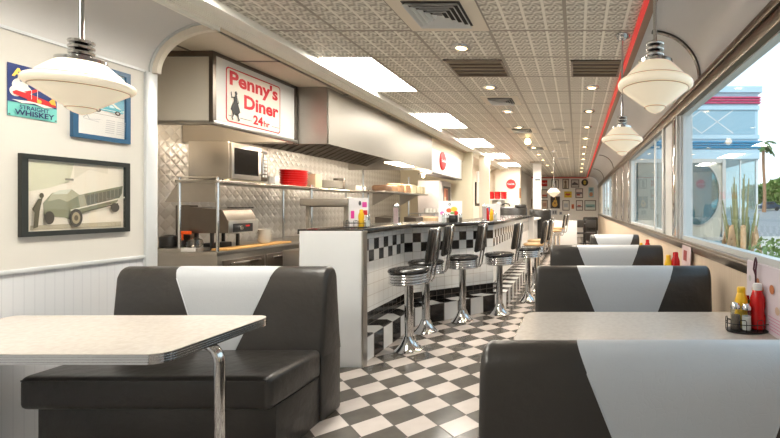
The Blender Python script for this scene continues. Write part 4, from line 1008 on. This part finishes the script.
# ------------------------------------------------------------------ items on the counter
CZ = 1.206
yel = pm('mustard_yellow', (236, 186, 24), .35); ket = pm('ketchup_red', (196, 20, 22), .25); salt = pm('salt_white', (228, 226, 222), .6); pep = pm('pepper_brown', (112, 100, 88), .7)
def bottle(x, y, z, s, m, label, capm=None, group=None, name='sauce_bottle', cat='bottle', flip=False):
    t_ = thing(name, (x, y, z), label, cat, group)
    put('body', MB().lathe([(r*s, z+h*s) for r, h in ((.026, 0), (.03, .005), (.03, .05), (.026, .07), (.029, .09), (.028, .12), (.018, .15), (.015, .155))], x, y, 24), m, t_)
    put('cap', MB().lathe([(r*s, z+h*s) for r, h in ((.018, .153), (.018, .172), (.015, .178), (0, .18))], x, y, 20), capm or m, t_)
    return t_
def shaker(x, y, z, m, label, s=1, group='salt and pepper shakers'):
    t_ = thing('shaker', (x, y, z), label, 'shaker', group)
    put('glass', MB().lathe([(.02*s, z), (.022*s, z+.004), (.021*s, z+.075*s), (.017*s, z+.09*s)], x, y, 16), clear, t_)
    put('contents', MB().lathe([(.018*s, z+.004), (.018*s, z+.06*s)], x, y, 16), m, t_)
    put('lid', MB().lathe([(.020*s, z+.088*s), (.020*s, z+.1*s), (.012*s, z+.112*s), (0, z+.114*s)], x, y, 16), chrome, t_)
def menu_stand(px0, px1, pyt, Y, label, marks, lean=.03):
    X0, Z1 = aty(px0, pyt, Y); X1, _ = aty(px1, pyt, Y); w, h = X1-X0, Z1-CZ
    t_ = thing('menu_card', (X0+w/2, Y, CZ), label, 'menu', 'menu cards on the counter')
    p = Print((X0, Y, CZ+.001), (1, 0, 0), (0, 0, 1), w, h); p.sheet((240, 236, 238), .003)
    for mk in marks: getattr(p, mk[0])(*mk[1:])
    p.done('front_leaf', t_)
    q = Print((X0+w, Y+.003, CZ+.001), (-1, .15, 0), (0, 0, 1), w, h); q.sheet((236, 232, 234), .003); q.done('rear_leaf', t_)
def caddy(x, y, z, label, s=1):
    t_ = thing('condiment_rack', (x, y, z), label, 'condiment rack', 'black wire condiment racks')
    n = 28
    put('tray', MB().lathe([(.078*s, z), (.082*s, z+.004), (.082*s, z+.010), (.078*s, z+.010)], x, y, 28, sx=1.35, sy=.8), blackp, t_)
    ring = [(x+.112*s*math.cos(2*PI*i/n), y+.066*s*math.sin(2*PI*i/n), z+.045*s) for i in range(n)]
    put('rail', MB().tube(ring, .0022*s, 6, closed=True), blackp, t_)
    for k in range(8):
        w_ = MB()
        a = 2*PI*k/8+.2; b_ = a+.3
        f = lambda q, zz: (x+.11*s*math.cos(q), y+.065*s*math.sin(q), z+zz*s)
        w_.tube([f(a, .004), f(a, .062), f(a+.05, .068), f(b_-.05, .068), f(b_, .062), f(b_, .004)], .002*s, 6)
        put('wire_loop', w_, blackp, t_)
    return t_
menu_stand(348.8, 367.8, 198, 4.12, 'white upright menu card with pink marks at the counter end', [('rect', (224, 60, 160), .12, .3, .3, .56), ('rect', (226, 80, 170), .72, .68, .96, .86), ('rect', (206, 40, 40), .78, .42, .98, .58), ('ell', (80, 80, 84), .6, .82, .07, .08)])
caddy(-2.05, 4.02, CZ, 'black wire rack with yellow bottle at the counter end')
bottle(aty(361.3, 0, 4.0)[0], 4.0, CZ+.011, .9, yel, 'yellow mustard bottle in front of the pink-marked menu card', group='yellow mustard bottles')
shaker(aty(367.8, 0, 4.0)[0], 4.0, CZ+.011, salt, 'salt shaker right of the yellow bottle at the counter end')
menu_stand(438.6, 462, 201, 5.62, 'white upright menu card with food pictures in the middle of the counter', [('ell', (222, 96, 60), .45, .55, .12, .1), ('ell', (240, 196, 70), .66, .6, .14, .12), ('ell', (214, 60, 50), .74, .42, .1, .1), ('ell', (236, 140, 200), .16, .42, .09, .09), ('ell', (120, 180, 90), .6, .42, .1, .05), ('ell', (60, 60, 66), .48, .84, .05, .06), ('ell', (240, 236, 238), .48, .84, .03, .035)])
x_ = aty(448, 0, 5.5)[0]
tag(put('napkin_holder', MB().box(x_+.02, x_+.12, 5.47, 5.53, CZ, CZ+.09, .006), blackp), 'black napkin holder before the food-picture menu card', 'napkin holder')
shaker(x_-.05, 5.48, CZ, salt, 'white shaker beside the black napkin holder'); shaker(x_-.0, 5.5, CZ, pep, 'dark shaker between the napkin holder and white shaker')
shaker(x_+.16, 5.5, CZ, pep, 'dark shaker right of the black napkin holder')
pink = pm('pink_straws', (232, 204, 206), .5)
def straws(px, Y, label):
    x = aty(px, 0, Y)[0]; t_ = thing('straw_dispenser', (x, Y, CZ), label, 'straw dispenser', 'glass straw dispensers')
    put('jar', MB().lathe([(.035, CZ), (.036, CZ+.01), (.033, CZ+.02), (.033, CZ+.2), (.036, CZ+.205)], x, Y, 24), clear, t_)
    put('foot', MB().lathe([(.04, CZ), (.04, CZ+.01), (.034, CZ+.014)], x, Y, 24), chrome, t_)
    s_ = MB()
    for k in range(14): a = k*2.4; r = .024*math.sqrt((k+.5)/14); s_.cyl(x+r*math.cos(a), Y+r*math.sin(a), CZ+.015, CZ+.19, .005, seg=8)
    put('straws', s_, pink, t_)
    put('lid', MB().lathe([(.037, CZ+.2), (.037, CZ+.212), (.02, CZ+.225), (.008, CZ+.23), (.008, CZ+.24), (0, CZ+.242)], x, Y, 24), chrome, t_)
straws(396, 4.8, 'glass straw dispenser standing nearer on the counter top'); straws(484.5, 6.3, 'glass straw dispenser before the far menu card')
menu_stand(486, 500, 204, 6.75, 'narrow white menu card farthest along the counter', [('rect', (120, 130, 170), .1, .3, .3, .8), ('rect', (214, 60, 50), .4, .3, .55, .6)])
bottle(aty(491.5, 0, 6.5)[0], 6.5, CZ, .95, yel, 'yellow mustard bottle far along the counter', group='yellow mustard bottles')
bottle(aty(488.5, 0, 6.55)[0]-.02, 6.56, CZ, 1.0, ket, 'red ketchup bottle far along the counter')
shaker(aty(495.5, 0, 6.45)[0], 6.45, CZ, salt, 'salt shaker beside the far yellow bottle')

# ------------------------------------------------------------------ front table condiments
TZ = .775
cx_, cy_ = .862, 2.185
caddy(cx_, cy_, TZ, 'black wire condiment rack on the front right table', 1.0)
bottle(.912, 2.19, TZ+.011, 1.28, ket, 'large red ketchup bottle in the rack on the front right table', capm=white)
bottle(.842, 2.222, TZ+.011, 1.15, yel, 'yellow mustard bottle behind the shakers on the front right table', group='yellow mustard bottles on tables')
grn = pm('green_label', (40, 140, 60), .4); tag(put('hot_sauce_bottle', MB().lathe([(.017, TZ+.011), (.018, TZ+.02), (.018, TZ+.12), (.008, TZ+.15), (.008, TZ+.17)], .878, 2.228, 18), ket), 'thin red sauce bottle with green label between mustard and ketchup', 'bottle')
bpy.data.objects['hot_sauce_bottle']; put('label_band', MB().lathe([(.0195, TZ+.13-.03), (.0195, TZ+.15)], .878, 2.228, 18), grn, bpy.data.objects['hot_sauce_bottle'])
shaker(.80, 2.185, TZ+.011, pep, 'pepper shaker with chrome lid at the left of the front rack', 1.18); shaker(.845, 2.160, TZ+.011, salt, 'salt shaker with chrome lid at the front of the front rack', 1.18)
# menus along the wall
t_ = thing('folded_menu', (.95, 2.2, TZ), 'large pink and grey folded menu leaning on the window wall', 'menu')
p = Print((.950, 2.42, TZ+.002), (0.004, -1, 0), (.008, 0, 1), .75, .325); p.sheet((206, 196, 206), .003)
for (a, c, r, col) in ((.06, .72, .05, (176, 176, 176)), (.12, .55, .05, (190, 150, 120)), (.2, .72, .05, (170, 110, 70)), (.27, .62, .05, (196, 130, 80)), (.3, .42, .06, (206, 176, 150)), (.42, .68, .07, (180, 110, 66)), (.5, .4, .06, (196, 170, 150)), (.62, .66, .06, (176, 116, 76)), (.74, .5, .06, (200, 176, 120))): p.ell(col, a, c, r*.5, r)
for k in range(14): p.rect((196, 120, 160), .1+.3*(k % 3), .08+.05*(k//3), .28+.3*(k % 3), .09+.05*(k//3))
p.rect((176, 40, 60), .22, .2, .25, .26)
p.done('front_leaf', t_)
p = Print((.955, 2.42, TZ+.002), (0.004, -1, 0), (.008, 0, 1), .75, .33); p.sheet((222, 214, 220), .003); p.done('rear_leaf', t_)
tx_, ty_ = .958, 2.33
tag(put('table_marker', MB().tube([(.93, 2.25, TZ+.012), (.93, 2.255, TZ+.27), (.925, 2.242, TZ+.30), (.93, 2.242, TZ+.34), (.93, 2.255, TZ+.36), (.93, 2.268, TZ+.34), (.925, 2.268, TZ+.30), (.93, 2.256, TZ+.27)], .005, 8), pm('maroon_plastic', (70, 24, 40), .35)), 'dark maroon loop handle rising above the ketchup bottle', 'handle')
# second and third tables
bottle(.86, 3.78, TZ, 1.3, ket, 'red ketchup bottle on the second window table', capm=ket, group='ketchup bottles on window tables')
bottle(.80, 3.80, TZ, 1.15, yel, 'yellow mustard bottle on the second window table', group='yellow mustard bottles on tables')
shaker(.815, 3.7, TZ, salt, 'salt shaker before the bottles on the second window table', 1.1)
bottle(.87, 5.35, TZ, 1.25, ket, 'red ketchup bottle on the third window table', group='ketchup bottles on window tables')
bottle(.80, 5.4, TZ, 1.0, yel, 'yellow mustard bottle on the third window table', group='yellow mustard bottles on tables')
t_ = thing('folded_menu', (.93, 3.75, TZ), 'pale menu standing by the window on the second table', 'menu')
p = Print((.95, 3.95, TZ+.002), (0, -1, 0), (.05, 0, 1), .3, .3); p.sheet((206, 190, 192), .003); p.rect((150, 60, 60), .2, .5, .6, .8); p.done('leaf', t_)

# ------------------------------------------------------------------ outside
def gz(y): return -.35+max(0, y-9)*.02 if y < 90 else -.35+81*.02
gm = MB()
pave = noisy('pale_ground', (176, 168, 156), .8, scale=1, amt=.08); road = noisy('asphalt', (128, 125, 124), .8, scale=.6, amt=.06)
def strip(y0, y1, m, name, dz=0):
    q = MB().prof_x([[(1.3, y, gz(y)+dz), (90, y, gz(y)+dz), (90, y, gz(y)-.2), (1.3, y, gz(y)-.2)] for y in (y0, y1)]); return struct(name, q, m, smooth=0)
strip(-10, 22, pave, 'ground'); strip(22, 70, road, 'ground_road'); strip(70, 72, pave, 'ground_kerb', .12); strip(72, 140, noisy('dry_lawn', (176, 170, 130), .9, scale=.4, amt=.15), 'ground_lawn')
# entrance wing
t_ = thing('building', (2.4, 10, gz(9)), 'pale blue metal entrance building with a red and a blue stripe', 'building')
Yw = 8.5; bxl, bxr = 1.15, 3.55
blu = noisy('pale_blue_panel', (178, 204, 218), .35, scale=2, amt=.04, spec=.6); dia = noisy('pale_diamond_panel', (146, 178, 194), .3, scale=2, amt=.03)
def zy(py): return H-(py-VY)*Yw/F
b = MB(); b.box(bxl, bxr, Yw, 11.5, zy(160), zy(88)); b.box(bxl, bxr+.06, Yw-.06, 11.56, zy(93), zy(87)); 
b.box(bxl, bxr+.02, Yw-.03, 11.53, zy(159), zy(150)); b.box(bxl, bxr+.02, Yw-.03, 11.53, zy(139), zy(135)); b.box(bxl, bxr+.02, Yw-.03, 11.53, zy(110), zy(106))
put('upper_wall', b, blu, t_)
b = MB()
for k in range(3): z = zy(97+k*2.6); b.box(bxl, bxr+.04, Yw-.05, 11.55, z-.035, z, .01)
put('red_stripe', b, pm('raspberry_band', (196, 60, 104), .35), t_)
b = MB()
for k in range(3): z = zy(141.5+k*2.6); b.box(bxl, bxr+.04, Yw-.05, 11.55, z-.035, z, .01)
put('blue_stripe', b, pm('blue_band', (38, 134, 176), .35), t_)
put('diamond_panel', MB().box(bxl+.02, bxr-.06, Yw-.008, Yw, zy(134.5), zy(110.5)), dia, t_); d = MB()
zt_, zb_ = zy(111), zy(134); zm = (zt_+zb_)/2; 
for k in range(6):
    xa = 1.2+k*.62
    for (s0, s1) in ((zb_, zt_), (zt_, zb_)):
        if xa+.62 < bxr-.05: d.prof_x([[(xa, Yw-.012, s0), (xa+.62, Yw-.012, s1), (xa+.62, Yw-.012, s1+.025), (xa, Yw-.012, s0+.025)], [(xa, Yw-.008, s0), (xa+.62, Yw-.008, s1), (xa+.62, Yw-.008, s1+.025), (xa, Yw-.008, s0+.025)]])
put('diamond_trim', d, alum, t_)
# wall with round window
xm = 2.84; zr = 1.665; cxr = 2.36; rr = .63; rx_ = .44
b = MB(); pts = 40
z0_, z1_ = zy(237), zy(160)
outer = []; inner = []
for i in range(pts):
    a = 2*PI*i/pts; c, s = math.cos(a), math.sin(a)
    kx = ((xm-cxr) if c > 0 else (cxr-1.2))/max(1e-6, abs(c)); kz = ((z1_-zr) if s > 0 else (zr-z0_))/max(1e-6, abs(s)); kk = min(kx, kz)
    outer.append((cxr+c*kk, zr+s*kk)); inner.append((cxr+c*rx_, zr+s*rr))
tt = bmesh.new()
for yy2 in (Yw, Yw+.06):
    vo = [tt.verts.new((x, yy2, z)) for x, z in outer]; vi = [tt.verts.new((x, yy2, z)) for x, z in inner]
    for i in range(pts): tt.faces.new((vo[i], vo[(i+1) % pts], vi[(i+1) % pts], vi[i]))
b._take(tt)
put('door_panel', b, pm('cream_door_panel', (190, 184, 170), .4, .1), t_, smooth=0)
rg_ = MB().tube([(cxr+rx_*math.cos(2*PI*i/pts), Yw, zr+rr*math.sin(2*PI*i/pts)) for i in range(pts)], .018, 6, closed=True)
put('round_window', MB().prof_x([[(x, Yw+.02, z) for x, z in inner], [(x, Yw+.03, z) for x, z in inner]]), teal, t_); put('window_ring', rg_, steel, t_)
put('door_frame', MB().box(xm, xm+.07, Yw-.04, Yw+.06, zy(250), zy(159)).box(1.15, xm+.07, Yw-.03, Yw+.05, zy(163), zy(159)), steel, t_)
put('base_wall', MB().box(1.15, bxr, Yw, Yw+.1, gz(9), zy(247)).box(1.15, xm, Yw, Yw+.1, zy(247), zy(241)), blu, t_)
put('base_rail', MB().box(1.15, xm, Yw-.05, Yw, zy(240), zy(237)).box(1.15, xm, Yw-.05, Yw, zy(247), zy(244)), steel, t_)
put('corner_glass', MB().box(xm+.07, bxr-.04, Yw+.02, Yw+.03, zy(247), zy(158)), glass('vestibule_glass', (.86, .93, .94), refl=2.2), t_)
put('corner_post', MB().box(bxr-.04, bxr, Yw, Yw+.05, zy(247), zy(155)), alum, t_); put('mullion', MB().box(3.2, 3.22, Yw, Yw+.04, zy(247), zy(155)), alum, t_)
put('side_glass', MB().box(bxr-.03, bxr-.02, Yw+.05, 11.5, zy(247), zy(158)), MATS.get('x') or glass('vestibule_side_glass', (.82, .9, .92), refl=1.5), t_)
put('rear_wall', MB().box(1.15, bxr, 11.4, 11.5, gz(9), zy(160)), noisy('vestibule_rear', (196, 214, 216), .5), t_)
put('vestibule_floor', MB().box(1.15, bxr, Yw+.1, 11.4, gz(9), gz(9)+.1), pave, t_)
# plants
leafg = noisy('leaf_green', (112, 136, 66), .6, scale=3, amt=.3); leafd = noisy('leaf_dark', (72, 104, 50), .6, scale=1.5, amt=.35); bark = noisy('bark', (150, 112, 84), .8, scale=4, amt=.2); dryg = noisy('dry_leaf', (176, 170, 110), .6, scale=3, amt=.2)
def foliage(c, r, n, ls):
    m = MB(); bm = m.bm
    for _ in range(n):
        while True:
            p = Vector((random.uniform(-1, 1), random.uniform(-1, 1), random.uniform(-1, 1)))
            if .35 < p.length < 1: break
        q = Vector((c[0]+p.x*r[0], c[1]+p.y*r[1], c[2]+p.z*r[2])); a = Vector((random.gauss(0, 1), random.gauss(0, 1), random.gauss(0, 1))).normalized()
        b_ = a.cross(Vector((random.gauss(0, 1), random.gauss(0, 1), random.gauss(0, 1)))).normalized(); l = ls*random.uniform(.6, 1.3)
        bm.faces.new([bm.verts.new(q-a*l), bm.verts.new(q+b_*l*.45), bm.verts.new(q+a*l), bm.verts.new(q-b_*l*.45)])
    return m
def bush(x, y, r, h, lb, m=leafg, n=500, ls=.05, name='shrub', cat='shrub'):
    z = gz(y); t_ = thing(name, (x, y, z), lb, cat, 'plants outside the windows')
    put('foliage', foliage((x, y, z+h*.55), (r, r, h*.5), n, ls), m, t_, smooth=0)
    s = MB()
    for k in range(5): a = k*1.25; s.tube([(x, y, z), (x+.5*r*math.cos(a), y+.5*r*math.sin(a), z+h*.7)], [.02*max(1, h/1.2), .008*max(1, h/1.2)], 6)
    put('stem', s, bark, t_)
bush(2.16, 4.95, .3, 1.35, 'green shrub below the window sill, right beside the front menu', leafg, 700, .04)
bush(1.9, 5.7, .25, 1.15, 'pale shrub at the foot of the tall cactus', dryg, 600, .04)
bush(2.75, 6.0, .35, 1.25, 'leafy shrub between the cactus and the road', leafg, 600, .04)
bush(2.0, 7.6, .35, .8, 'low shrub in front of the round window', leafd, 500, .04)
bush(3.9, 8.2, .45, .7, 'dry low shrub beyond the corner of the entrance building', dryg, 500, .045)
# tall spiny plant
cactx, cacty = 2.62, 6.9
t_ = thing('tall_cactus', (cactx, cacty, gz(7)), 'tall spiky desert plant in front of the glass corner', 'plant', None)
s = MB(); zg = gz(7)
for k in range(26):
    a = k*2.4; sp = .04+.011*k; hh_ = 1.35+.95*random.random(); dx_, dy_ = math.cos(a)*sp, math.sin(a)*sp*.8
    s.tube([(cactx+dx_*.1, cacty+dy_*.1, zg), (cactx+dx_*.55, cacty+dy_*.55, zg+hh_*.5), (cactx+dx_*1.1, cacty+dy_*1.1, zg+hh_)], [.03, .026, .008], 6)
put('stem', s, noisy('cane_green', (138, 140, 98), .6, scale=6, amt=.25), t_)
s = MB()
for k in range(20):
    a = k*.9; s.tube([(cactx, cacty, zg+.5), (cactx+.22*math.cos(a), cacty+.2*math.sin(a), zg+1.25+.1*(k%3)), (cactx+.34*math.cos(a), cacty+.3*math.sin(a), zg+.95)], [.03, .04, .008], 6)
put('dry_leaf', s, noisy('dry_frond', (196, 160, 124), .7), t_)
# palm
px_, py_ = aty(764, 0, 60)[0], 60; zg = gz(60)
t_ = thing('palm_tree', (px_, py_, zg), 'tall palm tree beside the road, past the entrance building', 'tree')
ztp = aty(763, 144, 60)[1]
put('trunk', MB().tube([(px_+.1*math.sin(k), py_, zg+(ztp-zg)*k/6) for k in range(7)], [.28, .24, .22, .2, .2, .2, .22], 12), bark, t_)
s = MB()
for k in range(22):
    a = k*2.399; el = random.uniform(-.5, 1.0); L = random.uniform(1.3, 1.8); P = []
    for i in range(7):
        f = i/6; P.append(Vector((px_+math.cos(a)*L*f*math.cos(el*.6), py_+math.sin(a)*L*f*math.cos(el*.6), ztp+.1+L*f*math.sin(el)-.9*L*f*f*.8)))
    for i in range(6):
        d_ = P[i+1]-P[i]; sd = d_.cross(Vector((0, 0, 1))).normalized()
        for sg in (-1, 1):
            w_ = .38*(1-abs(i/6-.5)); s.bm.faces.new([s.bm.verts.new(v) for v in (P[i], P[i+1], P[i+1]+sd*sg*w_*.5+Vector((0, 0, -.15)), P[i]+sd*sg*w_+Vector((0, 0, -.2)))])
put('fronds', s, leafd, t_, smooth=0)
def tree(x, y, h, r, lb, m=leafd):
    z = gz(y); t_ = thing('tree', (x, y, z), lb, 'tree', 'trees across the road')
    put('trunk', MB().tube([(x, y, z), (x+.1, y, z+h*.5)], [.3, .2], 8), bark, t_)
    put('crown', foliage((x, y, z+h*.6), (r, r, h*.42), 1500, .55), m, t_, smooth=0)
tree(aty(771, 0, 86)[0], 86, 4.6, 3, 'rounded green tree right of the palm, across the road'); tree(aty(783, 0, 76)[0], 76, 5.5, 3, 'darker tree at the photo edge, across the road', leafg); tree(aty(757, 0, 95)[0], 95, 5, 3.5, 'green tree behind the palm trunk', leafg)
tree(aty(640, 0, 60)[0], 60, 6, 4, 'tree seen through the second window'); tree(aty(700, 0, 90)[0], 90, 6, 5, 'distant tree behind the entrance building', leafg)
for k, px in enumerate((760, 770, 779)): 
    x = aty(px, 0, 73)[0]; bush(x+(k-1)*.9, 73.5, .8, 1.3, ['low hedge bush left of the parked car', 'low hedge bush by the parked car', 'low hedge bush right of the parked car'][k], leafg, 500, .25)
cxx = aty(768.5, 0, 68)[0]; zc = gz(68)
t_ = thing('car', (cxx, 68, zc), 'dark blue parked car across the road', 'car')
carm = pm('dark_blue_paint', (44, 64, 84), .3)
cb = MB().prof_x([[(cxx+a*1.0, y, zc+b) for a, b in ((-1.6, .3), (-1.6, .8), (-.9, .95), (-.5, 1.4), (.6, 1.42), (1.1, .95), (1.7, .85), (1.7, .3))] for y in (67.3, 69)])
put('body', cb, carm, t_)
put('side_window', MB().box(cxx-.5, cxx+.6, 67.27, 67.3, zc+.98, zc+1.3), blackp, t_)
for dx_ in (-1.0, 1.0): put('wheel', MB().lathe([(.32, -.1), (.32, .1)], 0, 0, 20, mat=Matrix.Translation((cxx+dx_, 67.35, zc+.32)) @ Matrix.Rotation(PI/2, 4, 'X')), blackp, t_)
# neighbouring house far away seen in windows
t_ = thing('house', (22, 75, gz(75)), 'pale low house far across the road', 'building')

bpy.data.objects.remove(t_)

# ------------------------------------------------------------------ light
w = bpy.data.worlds.new('World'); bpy.context.scene.world = w; w.use_nodes = True; nt = w.node_tree
bg = nt.nodes['Background']; tc = nt.nodes.new('ShaderNodeTexCoord'); sp = nt.nodes.new('ShaderNodeSeparateXYZ'); rp = nt.nodes.new('ShaderNodeValToRGB')
nt.links.new(tc.outputs['Generated'], sp.inputs[0]); nt.links.new(sp.outputs[2], rp.inputs[0]); nt.links.new(rp.outputs[0], bg.inputs[0])
rp.color_ramp.elements[0].position = 0; rp.color_ramp.elements[0].color = (*s2l((236, 244, 248)), 1)
rp.color_ramp.elements[1].position = .6; rp.color_ramp.elements[1].color = (*s2l((190, 222, 246)), 1)
bg.inputs[1].default_value = 1.55
for i, (x, y) in enumerate(((-3.24, 3.98), (-3.24, 4.5), (-2.93, 5.3), (-2.93, 6.2), (-3.1, 7.6), (-3.3, 9.3))):  # fill lights added to brighten the kitchen, one of them under the lamp strip
    pl_ = bpy.data.lights.new('kitchen_fill_light', 'POINT'); pl_.energy = (14, 14, 18, 22, 30, 16)[i]; pl_.color = (1, .88, .72); pl_.shadow_soft_size = .03
    po_ = bpy.data.objects.new('kitchen_fill_light', pl_); C.objects.link(po_); po_.location = (x, y, 2.26 if i < 4 else 2.0)
sn = bpy.data.lights.new('sun', 'SUN'); sn.energy = 1.7; sn.angle = math.radians(2); sn.color = (1, .95, .86)
so_ = bpy.data.objects.new('sun', sn); C.objects.link(so_); so_.rotation_euler = Vector((-.55, -.75, 1.0)).to_track_quat('Z', 'Y').to_euler()

cam = bpy.data.cameras.new('camera'); co = bpy.data.objects.new('camera', cam); C.objects.link(co)
co.location = (0, 0, H); co.rotation_euler = (PI/2, 0, 0)
cam.sensor_width = 36; cam.lens = F/780*36; cam.shift_x = -(VX-390)/780; cam.shift_y = (VY-219)/780; cam.clip_start = .05; cam.clip_end = 400
sc = bpy.context.scene; sc.camera = co
sc.view_settings.view_transform = 'Standard'; sc.view_settings.look = 'None'; sc.view_settings.gamma = 1; sc.view_settings.exposure = .33
sc.view_settings.use_curve_mapping = False
sc.cycles.use_denoising = True
sc.cycles.max_bounces = 12; sc.cycles.diffuse_bounces = 8; sc.cycles.transparent_max_bounces = 12
sc.cycles.sample_clamp_indirect = 4
